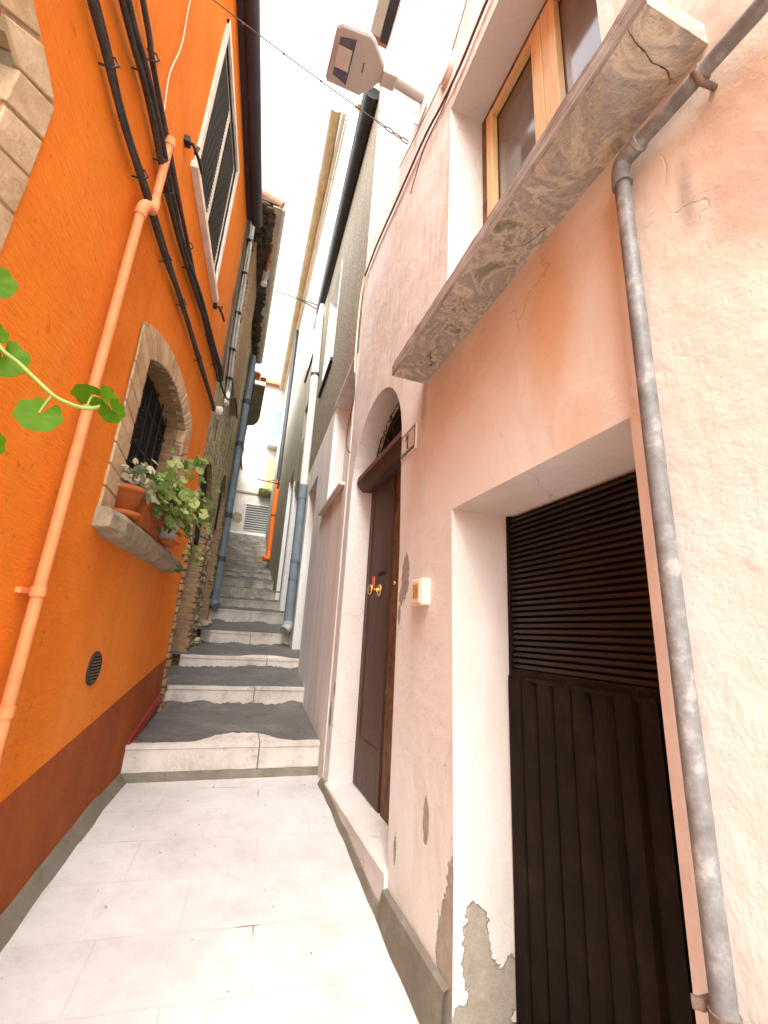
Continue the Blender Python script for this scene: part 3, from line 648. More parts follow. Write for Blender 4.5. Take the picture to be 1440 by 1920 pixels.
tag(obj('thin_cable', G().tube(spl([FL(2.02, 2.62, .03), FL(2.00, 2.9, .015), FL(2.03, 3.2, .02), FL(2.0, 3.55, .015), FL(2.02, 4.2, .015), FL(2.01, 5.1, .02)], 6), .0045, 6), 'cablecream'), 'thin pale wire rising up the orange wall from the salmon pipe bracket', 'cable')
def hook(loc, label):
    y, z = loc; t = thing('shutter_hook', FL(y, z), label, 'shutter hook', 'black iron shutter holders on the orange wall')
    obj('hook_arm', G().tube([FL(y-.03, z, -.01), FL(y-.03, z, .05), FL(y+.05, z-.01, .075), FL(y+.13, z-.03, .09)], .011, 8), 'iron', t)
    obj('catch', G().tube([FL(y+.02, z-.01, .06), FL(y+.03, z+.06, .065)], .012, 8).fbox(FL, y-.06, y-.01, z-.025, z+.025, 0, .035), 'iron', t, bevel=.003)
hook((2.47, 3.02), 'black iron shutter hook at the near lower corner of the shuttered window')
hook((4.05, 3.06), 'black iron shutter hook beyond the far lower corner of the shuttered window')
t = thing('air_vent', FL(2.94, -.35), 'small round dark vent grille low on the orange wall', 'vent')
g = G(); c_ = FL(2.94, -.258, 0); g.lathe(c_, [(.088, -.004), (.090, .010), (.080, .016), (.076, .010), (.076, .0)], 32, (1, -.089, 0)); obj('vent_rim', g, 'iron', t)
obj('vent_backing', G().lathe(c_, [(.0, .003), (.078, .003)], 32, (1, -.089, 0)), 'dark', t, recalc=False)
g = G()
for k in range(9):
    z = -.258-.068+.017*k; hw = math.sqrt(max(.0001, .077**2-(z+.258)**2)); g.fbox(FL, 2.94-hw, 2.94+hw, z-.003, z+.004, .002, .012)
obj('vent_slats', g, 'rust', t)

# ------------------------------------------------------------ plants
def leafG(g, c, nrm, up, r, lobes=7, cup=.15, seed=0):
    rr = random.Random(seed); nrm = Vector(nrm).normalized(); up = Vector(up); up = (up-nrm*up.dot(nrm)).normalized(); sd = nrm.cross(up)
    n = lobes*4; c = Vector(c); pts = [c]; mid = []
    for ring_ in (.5, 1.0):
        for k in range(n):
            a = -math.pi+2*math.pi*(k+.5)/n*.97+.05
            rad = r*ring_*(1-.10*abs(math.sin(lobes*a/2))**3*(ring_ == 1))*(.62+.38*min(1, abs(math.pi-abs(a))*3.5))*rr.uniform(.98, 1.02)
            pts.append(c+(up*math.cos(a)+sd*math.sin(a))*rad+nrm*(cup*r*ring_**2*(.6+.4*math.cos(lobes*a))))
    fs = [(0, 1+k, 1+k+1) for k in range(n-1)]+[(1+k, 1+n+k, 2+n+k, 2+k) for k in range(n-1)]
    g.add(pts, fs, True)
t = thing('ivy_geranium', (-.62, .95, .70), 'ivy geranium trailing a green stem of round lobed leaves before the orange wall', 'plant')
obj('flower_pot', G().lathe((-.70, .98, .70), [(0, 0), (.055, 0), (.075, .13), (.085, .13), (.085, .155), (.072, .155), (.07, .13), (.0, .13)], 24), 'terracotta', t)
stem = spl([(-.70, .98, .82), (-.62, .86, .86), (-.46, .70, .62), (-.35, .63, .42), (-.299, .6, .285), (-.27, .6, .275), (-.241, .6, .268-.003), (-.215, .6, .262), (-.198, .6, .262), (-.184, .6, .268)], 5)
stem = spl([(-.70, .98, .82), (-.60, .86, .84), (-.45, .70, .58), (-.36, .62, .40), (-.313, .6, .322), (-.285, .6, .300), (-.262, .6, .282), (-.241, .6, .266), (-.222, .6, .259), (-.202, .6, .257), (-.186, .6, .264)], 5)
obj('stem', G().tube(stem, .0026, 8), 'stem', t)
def stalk(a, b): obj('leaf_stalk', G().tube(spl([a, (Vector(a)+Vector(b))/2+Vector((0, 0, .003)), b], 3), .0014, 6), 'stem', t)
def ileaf(c, nrm, up, r, seed): g = G(); leafG(g, c, nrm, up, r, 7, .12, seed); obj('leaf', g, 'leaf', t, recalc=False)
ileaf((-.250, .602, .237), (.25, -1, .20), (-.3, .0, -1), .025, 1); stalk((-.241, .6, .266), (-.250, .601, .240))
ileaf((-.312, .62, .312), (.35, -1, .15), (.3, 0, -1), .029, 2); stalk((-.305, .6, .315), (-.312, .618, .318))
ileaf((-.345, .61, .412), (.5, -1, .1), (.1, 0, -1), .027, 3); stalk((-.345, .615, .375), (-.338, .612, .402))
ileaf((-.181, .6, .276), (.9, -.45, .35), (-.1, .2, 1), .019, 4); ileaf((-.176, .605, .262), (.6, -.9, -.5), (.5, .2, -.7), .016, 5)
ileaf((-.207, .61, .281), (.1, -.35, -1), (-1, 0, .1), .020, 6); stalk((-.203, .6, .258), (-.202, .605, .277))
ileaf((-.291, .605, .196), (.9, -.5, .2), (.2, 0, .9), .020, 7); stalk((-.30, .61, .24), (-.293, .606, .205))
ileaf((-.318, .60, .335), (.8, -.7, .3), (.3, 0, 1), .016, 8)
for k in range(9): ileaf((-.70+.05*random.random(), .82+.1*random.random(), .82+.04*random.random()), (1, -.6, random.random()), (0, 0, 1), .035, 20+k)

def potplant(label, pots, foliage, name='pot_plant', loc=None, mat='ivy', cat='potted plant'):
    pass
def bush(t, spine, nleaf, r, spread, seed, mat, tname='foliage'):
    rr = random.Random(seed); g = G(); gs = G()
    for s0 in spine:
        pts = spl(s0, 5); gs.tube(pts, .0035, 6)
        for k in range(nleaf//len(spine)):
            p = Vector(pts[rr.randrange(len(pts))]); off = Vector((rr.gauss(0, 1), rr.gauss(0, 1), rr.gauss(0, 1)))*spread
            c = p+off; nr = Vector((rr.uniform(.2, 1), rr.uniform(-1, -.1), rr.uniform(-.3, 1)))
            leafG(g, c, nr, (rr.uniform(-1, 1), rr.uniform(-1, 1), rr.uniform(-.5, 1)), r*rr.uniform(.6, 1.25), 5, rr.uniform(-.3, .3), rr.random())
            if rr.random() < .5: gs.tube([p, c], .0016, 4)
    obj(tname, g, mat, t, recalc=False); obj('stems', gs, 'twig', t)
SZ = .562
c_ = FL(2.74, SZ, .03); t = thing('round_flower_pot', c_, 'round terracotta pot with saucer and pink-flushed variegated plant, nearest on the arched window sill', 'potted plant')
obj('pot', G().lathe(c_+Vector((0, 0, .03)), [(0, 0), (.068, 0), (.084, .115), (.094, .115), (.094, .145), (.083, .145), (.08, .12), (0, .12)], 28), 'terracotta', t)
obj('saucer', G().lathe(c_, [(0, 0), (.08, 0), (.10, .028), (.096, .028), (.078, .008), (0, .008)], 28), 'terracotta', t)
bush(t, [[c_+Vector((.0, -.02, .17)), c_+Vector((.03, -.06, .25))], [c_+Vector((0, .03, .17)), c_+Vector((.03, .05, .28))], [c_+Vector((0, .08, .17)), c_+Vector((.02, .16, .25))]], 110, .030, .05, 5, 'varieg')
c_ = FL(3.17, SZ, .05); t = thing('planter', c_, 'rectangular terracotta planter with leggy green geranium, between the two round pots on the sill', 'planter')
g = G(); y0, y1, h = 2.92, 3.42, .21
lo = [FL(y0+.02, SZ, -.08), FL(y0+.02, SZ, .08), FL(y1-.02, SZ, .08), FL(y1-.02, SZ, -.08)]; hi = [FL(y0, SZ+h, -.10), FL(y0, SZ+h, .10), FL(y1, SZ+h, .10), FL(y1, SZ+h, -.10)]
g.prism(lo, hi); obj('box', g, 'terracotta', t, bevel=.006)
obj('rim', G().fbox(FL, y0-.012, y1+.012, SZ+h-.01, SZ+h+.022, -.11, .112), 'terracotta', t, bevel=.004)
obj('soil', G().fbox(FL, y0+.01, y1-.01, SZ+h+.0, SZ+h+.026, -.09, .09), 'soil', t)
A_ = lambda y, z, o: FL(y, z, o)
bush(t, [[A_(3.1, .78, .05), A_(3.2, .92, .12), A_(3.35, 1.08, .2), A_(3.5, 1.22, .22), A_(3.58, 1.26, .24)],
         [A_(3.1, .78, .05), A_(3.05, .86, .12), A_(3.0, .90, .16)], [A_(3.25, .78, .05), A_(3.4, .86, .15), A_(3.6, .93, .22), A_(3.9, 1.02, .26)],
         [A_(3.3, .78, .08), A_(3.4, .80, .18), A_(3.55, .78, .22)], [A_(3.2, .78, .1), A_(3.2, .82, .17), A_(3.22, .76, .2)]], 250, .038, .060, 11, 'ivy')
c_ = FL(3.62, SZ, .06); t = thing('white_flower_pot', c_, 'greyed white pot on a red saucer at the far end of the arched window sill', 'potted plant')
obj('pot', G().lathe(c_+Vector((0, 0, .03)), [(0, 0), (.078, 0), (.092, .165), (.096, .165), (.096, .18), (.086, .18), (.084, .14), (0, .14)], 28), 'whitepot', t)
obj('saucer', G().lathe(c_, [(0, 0), (.08, 0), (.125, .032), (.120, .034), (.08, .008), (0, .008)], 28), 'terracotta', t)
bush(t, [[A_(3.62, .72, .06), A_(3.68, .80, .16), A_(3.85, .86, .24), A_(4.0, .90, .28)], [A_(3.62, .72, .06), A_(3.75, .76, .15), A_(3.95, .66, .2), A_(4.05, .52, .2)],
         [A_(3.62, .72, .06), A_(3.7, .80, .1), A_(3.8, .95, .18)]], 90, .032, .055, 12, 'ivy')

# ------------------------------------------------------------ STONE HOUSE
sh = thing('stone_house', FS(6.5, -1), 'old rubble stone and brick house with arched doorways beyond the orange house', 'house')
d1 = [(5.02, -.75), (6.08, -.75)]+arc(6.08, 1.45, 5.55, 1.95, 5.02, 1.45, 10)
d2 = [(6.95, -.3), (7.85, -.3)]+arc(7.85, 2.0, 7.4, 2.42, 6.95, 2.0, 10)
HS = [(d1, .5), (d2, .5)]
obj('brick_reveal', reveals(FS, [(d1, .5)]), 'brick', sh, recalc=False); obj('brick_reveal', reveals(FS, [(d2, .5)]), 'brick', sh, recalc=False)
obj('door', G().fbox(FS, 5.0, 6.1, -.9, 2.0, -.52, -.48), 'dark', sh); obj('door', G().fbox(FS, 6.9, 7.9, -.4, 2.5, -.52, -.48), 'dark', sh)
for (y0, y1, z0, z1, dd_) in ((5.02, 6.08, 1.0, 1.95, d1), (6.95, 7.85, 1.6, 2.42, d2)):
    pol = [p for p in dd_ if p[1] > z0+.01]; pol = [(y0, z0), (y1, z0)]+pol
    obj('fanlight_or_shade_panel', G().prism([FS(y, z, -.06) for y, z in pol], [FS(y, z, -.09) for y, z in pol]), 'dark', sh)  # added dark panel stands for the shade at the top of the doorway
# rough stones standing proud of the wall
g = wall(FS, [(4.86, -1.5), (8.45, -1.0), (8.45, 5.6), (4.86, 5.6)], HS, 3.2); rr = random.Random(4)
def rock(g, c, r, seed):
    q = random.Random(seed); n, m_ = 10, 6; vs = []
    for i in range(m_+1):
        for k in range(n):
            th = math.pi*i/m_; ph = 2*math.pi*k/n; dd = Vector((math.sin(th)*math.cos(ph), math.sin(th)*math.sin(ph), math.cos(th)))
            dd = Vector([math.copysign(abs(x)**.6, x) for x in dd]); s_ = 1+.22*mnoise.noise(dd*1.6+Vector((seed*3.1, 0, 0)))
            vs.append(Vector(c)+Vector((dd.x*r[0], dd.y*r[1], dd.z*r[2]))*s_)
    g.add(vs, [(i*n+k, i*n+(k+1) % n, (i+1)*n+(k+1) % n, (i+1)*n+k) for i in range(m_) for k in range(n)], False)
def instone(y, z): return (5.0 < y < 6.12 and z < 1.98) or (6.92 < y < 7.88 and z < 2.45)
k = 0
for zi in range(20):
    z = -.75+zi*.105; y = 4.93+(zi % 2)*.06
    while y < 8.3:
        L = rr.uniform(.06, .17)
        zg = -.7 if y < 5.8 else (-.45 if y < 7 else 0)
        if not instone(y+L*.5, z) and z > zg-.1 and rr.random() < .8:
            rock(g, FS(y+L/2, z+rr.uniform(-.01, .01), -.012), (.03+.02*rr.random(), L*.52, rr.uniform(.03, .048)), k)
        y += L+.015; k += 1
obj('wall', g, 'stone', sh)
g = G(); rock(g, (-.27, 6.9, .04), (.12, .14, .05), 91); rock(g, (-.30, 6.8, -.22), (.05, .2, .07), 92); obj('projecting_stone', g, 'stone', sh)
rr = random.Random(9)     # brick piers edging the doorways
for (y0, y1, zlo, zhi) in ((6.10, 6.26, -.55, 1.5), (7.87, 8.02, -.1, 2.0), (4.87, 5.01, -.8, 1.4)):
    z = zlo; g = G()
    while z < zhi:
        h = rr.uniform(.055, .09); g.fbox(FS, y0+rr.uniform(-.02, .01), y1+rr.uniform(-.03, .03), z, z+h-.012, -.05, .02+rr.uniform(0, .02)); z += h
    obj('brick_quoins', g, 'brick', sh, bevel=.006)
# chunky projecting brick flue with dark underside
fl = obj('corbelled_flue', G().fbox(FS, 5.55, 6.7, 3.2, 5.5, -.05, .085), 'brick', sh, bevel=.01)
# eave
g = G(); EZ = 5.6
g.hexa([FS(4.9, EZ, -.1), Vector((-.10, 4.9, EZ-.03)), Vector((-.08, 8.8, EZ-.03)), FS(8.8, EZ, -.1), FS(4.9, EZ+.25, -3.2), Vector((-.10, 4.9, EZ+.04)), Vector((-.08, 8.8, EZ+.04)), FS(8.8, EZ+.25, -3.2)])
obj('eave_soffit', g, 'soffit', sh)
g = G(); rr = random.Random(2)
for k in range(46):
    y = 4.95+k*.083; rock(g, ((-.44+.06*(y-4.86)*.6)+rr.uniform(.06, .16), y, EZ-.05+rr.uniform(-.01, .02)), (.07, .04, .028), 200+k)
    rock(g, (-.20+rr.uniform(-.02, .04), y+.03, EZ-.06+rr.uniform(-.01, .02)), (.06, .045, .025), 300+k)
obj('eave_stones', g, 'soffit', sh)
g = G()
for k in range(20):
    y = 4.95+k*.195; g.tube([(-.45, y, EZ+.14), (-.055, y, EZ+.015)], .075, 8)
obj('roof_tiles', g, 'tile', sh)
g = G(); g.tube([(-.045, 4.95, EZ+.0), (-.06, 8.8, EZ+.0)], .04, 10); obj('gutter', g, 'cream', sh)
g = G(); g.box(-.18, -.07, 4.92, 8.8, EZ-.055, EZ-.035); obj('fascia_board', g, 'rooftiles2', sh)
t = thing('flue_pipe', (-.17, 6.1, 5.3), 'short white capped pipe hanging under the stone house eave', 'pipe'); 
obj('pipe', G().tube([(-.17, 6.1, 5.3), (-.17, 6.1, 5.56)], .045, 14), 'cablegrey', t); obj('cap', G().tube([(-.17, 6.1, 5.27), (-.17, 6.1, 5.30)], .05, 14), 'white', t)
obj('elbow', G().tube(spl([(-.17, 6.1, 5.5), (-.15, 5.8, 5.53), (-.13, 5.55, 5.55)], 3), .022, 10), 'terracotta', t)
# conduits
t = thing('conduit_bundle', FS(5.2, 2.9), 'bundle of pale grey conduits strapped together down the stone wall', 'conduit')
base = [(5.15, 5.55), (5.22, 5.1), (5.28, 4.6), (5.33, 4.0), (5.42, 3.5), (5.55, 3.15), (5.62, 2.95)]
g = G()
for k in range(7):
    dy = (k % 4)*.034-.05; do = .03+.03*(k//4)
    g.tube(spl([FS(y+dy*(1+.3*math.sin(z*2+k)), z, do) for y, z in base], 5), .011+.003*(k % 3), 8)
obj('conduits', g, 'cablegrey', t)
g = G().tube(spl([FS(4.95, 5.5, .02), FS(4.95, 4.8, .02), FS(5.0, 4.0, .02), FS(5.0, 3.3, .02), FS(5.1, 2.9, .02)], 4), .010, 8)
g.tube(spl([FS(4.90, 5.3, .02), FS(4.92, 4.4, .02), FS(4.93, 3.5, .02), FS(4.97, 2.8, .02)], 4), .008, 8); obj('brown_conduits', g, 'cablered', t)
for y, z in base[1:-1]: obj('strap', G().fbox(FS, y-.09, y+.12, z-.008, z+.008, -.01, .078), 'iron', t)
g = G().tube(spl([FS(4.88, 2.72, .04), FS(5.1, 2.72, .06), FS(5.5, 2.85, .07), FS(6.0, 3.15, .10), FS(6.7, 3.18, .10)], 5), .012, 8)
obj('loose_cable', g, 'cable', t)
obj('white_sleeve', G().tube([FS(5.60, 3.15, .05), FS(5.55, 2.80, .05)], [.02, .035], 10), 'white', t)
t = thing('junction_box', FS(5.2, 2.45), 'small round white junction box with short spike below it on the stone wall', 'junction box')
obj('box', G().lathe(FS(5.2, 2.52, 0), [(.05, 0), (.055, .05), (.04, .07), (0, .075)], 16, (1, -.06, 0)), 'white', t); obj('spike', G().tube([FS(5.25, 2.42, .03), FS(5.28, 2.15, .03)], [.014, .006], 8), 'rust', t)
t = thing('blue_grey_drainpipe', (-.17, 8.15, .35), 'blue grey plastic drainpipe with socket joints at the far corner of the stone house', 'drainpipe')
obj('pipe', G().tube([(-.20, 8.15, .42), (-.20, 8.15, 5.0), (-.22, 8.2, 5.3)], .066, 16), 'pipegrey', t)
obj('outlet_elbow', G().tube(spl([(-.20, 8.15, .45), (-.195, 8.12, .37), (-.15, 8.07, .33)], 4), .07, 16), 'pipegrey', t)
for z in (1.1, 1.9, 3.3, 4.2): obj('pipe_collar', G().tube([(-.20, 8.15, z), (-.20, 8.15, z+.09)], .076, 16), 'pipedark', t)
tag(obj('cable', G().tube(spl([(-.20, 8.3, 5.4), (-.12, 8.3, 4.8), (-.11, 8.3, 4.2), (-.14, 8.3, 3.6), (-.14, 8.35, 3.2), (-.09, 8.3, 2.9)], 5), .016, 8), 'iron'), 'dark loose cable dangling just right of the blue grey drainpipe', 'cable')

# ------------------------------------------------------------ LEFT HOUSE WITH BALCONY
bh = thing('balcony_house', FL3(12, 0), 'pale house on the left behind the stone house, carrying a grey concrete balcony', 'house')
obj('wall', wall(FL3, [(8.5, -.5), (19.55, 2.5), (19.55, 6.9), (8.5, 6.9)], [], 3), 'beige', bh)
obj('roof', G().fbox(FL3, 8.5, 19.55, 6.9, 7.0, -3, .12), 'tile', bh)
bl = [(-.3, 9.75), (.13, 9.85), (.13, 11.4), (.10, 11.75), (.0, 12.05), (-.3, 12.2)]
bs = obj('balcony_slab', G().prism([(x, y, 5.6) for x, y in bl], [(x, y, 5.72) for x, y in bl]), 'sillstone', bh)
g = G()
for x, y in [(-.25, 9.8), (.11, 9.9), (.11, 10.6), (.11, 11.3), (.08, 11.7)]: g.tube([(x, y, 5.72), (x, y, 6.75)], .010, 6)
for z in (6.62, 6.75): g.tube([(-.3, 9.8, z), (.11, 9.9, z), (.11, 11.35, z), (.06, 11.75, z), (-.3, 12.15, z)], .010, 6)
obj('balcony_railing', g, 'cablegrey', bh)
obj('balcony_edge', G().box(-.28, .125, 9.74, 9.80, 5.60, 5.70), 'cream', bh)
for i, (x, s_, lb) in enumerate(((-.12, .13, 'taller square terracotta pot on the balcony, close to the wall'), (.06, .085, 'low terracotta pot at the outer corner of the balcony'))):
    t = thing('terracotta_pot', (x, 9.92, 5.72), lb, 'flower pot'); obj('pot', G().lathe((x, 9.92, 5.72), [(0, 0), (s_*.6, 0), (s_*.8, s_*1.6), (s_*.88, s_*1.6), (s_*.88, s_*2), (s_*.7, s_*2), (0, s_*1.7)], 18), 'terracotta', t)

# ------------------------------------------------------------ FAR FACADE
fy = 19.6
fh = thing('far_house', (.6, fy, 3.8), 'pale sunlit house closing the top of the steps, with rolling shutter and balconies', 'house')
g = G(); g.box(-3, 4, fy, fy+3, 3.0, 11.35); obj('wall', g, 'facade', fh)
obj('roof', G().box(-3.1, 4.1, fy-.25, fy+3, 11.35, 11.5), 'tile', fh)
rs = obj('rolling_shutter', G().box(.22, 1.35, fy-.02, fy+.02, 4.12, 5.28), 'greyshutter', fh)
g = G()
for k in range(11): g.box(.22, 1.35, fy-.05, fy-.02, 4.13+k*.105, 4.17+k*.105)
obj('shutter_slats', g, 'lampgrey', rs)
obj('lintel', G().box(.15, 1.42, fy-.03, fy+.01, 5.30, 5.36), 'cream', fh)
obj('doorstep', G().box(-.5, 1.4, fy-.35, fy+.02, 3.7, 3.98), 'white', fh)
obj('string_course', G().box(-3, 4, fy-.05, fy+.01, 5.80, 5.88), 'sillstone', fh)
for (x0, x1, z0, z1, mt) in ((.82, 1.45, 8.33, 10.15, 'blue'), (.85, 1.5, 6.0, 7.55, 'paleyellow'), (-.7, -.3, 8.1, 9.8, 'blue')):
    dw = obj('balcony_door', G().box(x0, x1, fy-.02, fy+.02, z0, z1), mt, fh)
    g = G()
    for k in range(5): x = x0+(x1-x0)*k/4; g.box(x-.012, x+.012, fy-.04, fy-.02, z0, z1)
    obj('door_frame', g, mt, dw)
for (x0, x1, z, mt) in ((.7, 1.7, 8.22, 'terracotta'), (.62, 1.7, 5.9, 'sillstone'), (-1.0, -.25, 7.9, 'sillstone')):
    b_ = obj('balcony', G().box(x0, x1, fy-.45, fy, z-.1, z), 'cream' if mt == 'terracotta' else mt, fh)
    g = G()
    for k in range(11): x = x0+(x1-x0)*k/10; g.tube([(x, fy-.43, z), (x, fy-.43, z+.75)], .010, 5)
    g.tube([(x0, fy-.43, z+.75), (x1, fy-.43, z+.75)], .015, 6); obj('railing', g, 'cablegrey' if z > 6 else 'paleyellow', b_)
g = G(); rr = random.Random(8)
for k in range(240): leafG(g, (.62+rr.random()*.8, fy-.5-rr.random()*.06, 5.90+rr.gauss(.0, .035)), (rr.uniform(-1, 1), -1, rr.uniform(-.5, 1)), (0, 0, 1), .035, 5, .1, k)
tag(obj('balcony_plants', g, 'ivy', recalc=False), 'row of green plants along the lowest balcony of the far pale house', 'plant')
g = G(); g.add([(-.25, fy-.012, 4.45), (.02, fy-.012, 4.38), (.12, fy-.012, 4.6), (.05, fy-.012, 4.85), (-.2, fy-.012, 4.9), (-.33, fy-.012, 4.7)], [(0, 1, 2, 3, 4, 5)]); obj('bare_patch', g, 'sillstone', fh)

# ------------------------------------------------------------ PINK HOUSE
ph = thing('pink_house', PO, 'weathered pink plastered house with numbered door and cellar opening on the right', 'house')
doorP = [(2.30, -1.08), (3.58, -1.08)]+[(2.985+.60*math.cos(a), 1.20+.65*math.sin(a)) for a in [math.pi*k/18 for k in range(19)]]+[(2.33, .5)]
doorB = [(2.36, -1.08), (3.52, -1.08)]+[(2.985+.55*math.cos(a), 1.20+.61*math.sin(a)) for a in [math.pi*k/18 for k in range(19)]]+[(2.38, .5)]
cellF = [(.745, -1.9), (1.645, -1.9), (1.645, -.8), (1.70, .573), (.745, .573)]; cellB = [(.93, -1.9), (1.61, -1.9), (1.61, -.8), (1.62, .55), (.93, .55)]
winF = rect(.70, 1.79, 1.47, 3.285)
YA1 = 3.745
obj('wall', wall(FA, [(-1.2, -2.2), (YA1, -1.35), (YA1, 7.22), (-1.2, 7.22)], [(doorP, 0), (cellF, 0), (winF, 0)], 4), 'pink', ph)
obj('door_reveal', reveals(FA, [(doorP, .20, doorB)]), 'reveal', ph, recalc=False, weld=True)
obj('cellar_reveal', reveals(FA, [(cellF, .27, cellB)]), 'reveal', ph, recalc=False)
obj('window_reveal', reveals(FA, [(winF, .26)]), 'reveal', ph, recalc=False)
# raised edge of the newer coat beside the number plate
# threshold and cement skirting
g = G(); pr = []
for k in range(11):
    y = 2.28+1.31*k/10; zb = -1.145+.045*(k/10); j = .004*mnoise.noise(Vector((y*6, 2, 2)))
    pr.append([Vector((1.12, y, -1.3)), Vector((.885+j, y, -1.3)), Vector((.882+j, y, zb)), Vector((.878+j, y, -1.075)), Vector((.892+j, y, -1.062)), Vector((1.12, y, -1.055))])
g.add([q for r_ in pr for q in r_], [(k*6+q, k*6+(q+1) % 6, (k+1)*6+(q+1) % 6, (k+1)*6+q) for k in range(10) for q in range(6)]+[tuple(range(6)), tuple(range(60, 66))])
obj('threshold', g, 'reveal', ph)
g = G(); n = 50; P = []; Q = []; R_ = []
for k in range(n+1):
    y = 1.66+2.08*k/n; nz = mnoise.noise(Vector((y*5, 0, 0)))
    zt_2 = -1.135+.008*nz if y < 2.3 else gz(y)+.045+.012*nz
    zt_2 = max(zt_2, gz(y)+.03)
    P.append(Vector((.898, y, zt_2+.003))); Q.append(Vector((.875, y, zt_2-.006))); R_.append(Vector((.855+.012*nz, y, gz(y)-.01)))
g.add(P+Q, [(k, k+1, n+2+k, n+1+k) for k in range(n)]); g.add(Q+R_, [(k, k+1, n+2+k, n+1+k) for k in range(n)])
obj('cement_skirting', g, 'fillet', ph, recalc=False)
# cellar step of mortar
g = G(); 
for i in range(15):
    for k in range(15):
        x = .86+.32*i/14; y = .95+.72*k/14; g.v.append(Vector((x, y, -1.22-.10*((.98-x)/.12)**2*(x < .98)-.12*max(0, (y-1.52)/.15)**2+.02*mnoise.noise(Vector((x*9, y*9, 0))))))
        g.sm.append(True)
g.sm = []; g.add([], []); g.f = [(i*15+k, i*15+k+1, (i+1)*15+k+1, (i+1)*15+k) for i in range(14) for k in range(14)]; g.sm = [True]*len(g.f)
obj('cellar_step', g, 'fillet', ph)
# door
dr = obj('door', G().box(1.075, 1.12, 2.93, 3.515, -1.06, 1.24), 'doorwood', ph)
g = G()
for (y0, y1, z0, z1) in ((2.935, 3.0, -1.05, 1.2), (3.42, 3.50, -1.05, 1.2), (3.0, 3.42, -1.05, -.72)):
    g.box(1.066, 1.0745, y0, y1, z0, z1)
obj('door_rails', g, 'doorwood', dr, bevel=.004)
g = G(); g.box(1.072, 1.12, 2.36, 2.895, -1.06, 1.24); d2_ = obj('door_leaf', g, 'doorfar', ph)
obj('closing_bead', G().box(1.082, 1.09, 2.89, 2.935, -1.05, 1.23), 'doorwood', ph)
for z in (.36,): obj('door_stud', G().lathe((1.071, 2.84, z), [(.0, -.012), (.012, -.009), (.014, 0)], 10, (1, 0, 0)), 'brass', d2_)
for (y, z) in ((3.12, .330),):
    kn = obj('door_knob', G().lathe((1.06, y, z), [(.045, 0), (.047, -.006), (.03, -.012), (.014, -.018), (.013, -.045), (.034, -.055), (.040, -.070), (.034, -.082), (.012, -.086), (0, -.086)], 24, (1, 0, 0)), 'brass', dr)
obj('letter_slot', G().box(1.070, 1.0745, 3.05, 3.20, .445, .470), 'dark', dr)
tag(obj('key_tag', G().box(1.012, 1.018, 3.12, 3.165, .35, .43), 'redtag'), 'small red orange tag hanging over the brass knob of the brown door', 'tag')
tr = G(); tr.prism([(.955, 2.34, 1.26), (.935, 2.34, 1.29), (.945, 2.34, 1.35), (1.13, 2.34, 1.37), (1.13, 2.34, 1.22), (.99, 2.34, 1.22)], [(.955, 3.56, 1.26), (.935, 3.56, 1.29), (.945, 3.56, 1.35), (1.13, 3.56, 1.37), (1.13, 3.56, 1.22), (.99, 3.56, 1.22)])
obj('transom_beam', tr, 'doorwood', ph, bevel=.005)
obj('fanlight_or_shade_panel', G().box(1.10, 1.12, 2.3, 3.6, 1.36, 1.9), 'dark', ph)
g = G()
for k in range(9): a = math.pi*(k+.5)/9; g.tube([(1.075, 2.94, 1.36), (1.075, 2.94+.6*math.cos(a), 1.30+.56*math.sin(a))], .006, 6)
for r_ in (.2, .4, .56): g.tube([(1.075, 2.94+r_*math.cos(a), 1.32+r_*.92*math.sin(a)) for a in [math.pi*k/20 for k in range(21)]], .007, 6)
for k in range(16):
    a = math.pi*(k+.5)/16; g.tube([(1.07, 2.94+(.5+.05*math.cos(b))*math.cos(a)+.04*math.sin(b), 1.34+.5*math.sin(a)+.04*math.cos(b)) for b in [2*math.pi*q/8 for q in range(9)]], .004, 5)
obj('fanlight_grille', g, 'iron', ph)
# cellar shutter
cs = obj('cellar_door', G().box(1.165, 1.19, .90, 1.65, -1.7, .58), 'blackmetal', ph)
g = G(); n = 28
for k in range(n):
    z = -.085+.63*k/n; g.hexa([(1.160, .935, z), (1.135, .935, z-.005), (1.135, 1.60, z-.005), (1.160, 1.60, z), (1.160, .935, z+.011), (1.140, .935, z+.008), (1.140, 1.60, z+.008), (1.160, 1.60, z+.011)])
obj('louvre_slats', g, 'louvre', cs)
g = G().box(1.13, 1.165, 1.597, 1.615, -1.5, .548); g.box(1.125, 1.165, .93, 1.60, -.135, -.095); obj('shutter_frame', g, 'blackmetal', cs)
g = G(); rr = random.Random(5); prof = []; N_ = 64
top = []; bot = []
for k in range(N_+1):
    y = .935+.70*k/N_; ph_ = (k % 8)/8; x = 1.126 if ph_ < .72 else 1.144
    top.append(Vector((x-.01, y, -.125+.012*mnoise.noise(Vector((y*9, 0, 0)))))); bot.append(Vector((x, y, -1.6)))
g.add(top+bot, [(k, k+1, N_+2+k, N_+1+k) for k in range(N_)])
g.tube(spl([t_+Vector((0, 0, 0)) for t_ in top[::6]], 3), .008, 6)
obj('corrugated_sheet', g, 'blackmetal', cs, recalc=False)
for k in range(7): obj('rivet', G().lathe((1.125, 1.0+k*.092, -.112), [(0, -.005), (.005, -.003), (.007, 0)], 8, (1, 0, 0)), 'blackmetal', cs)
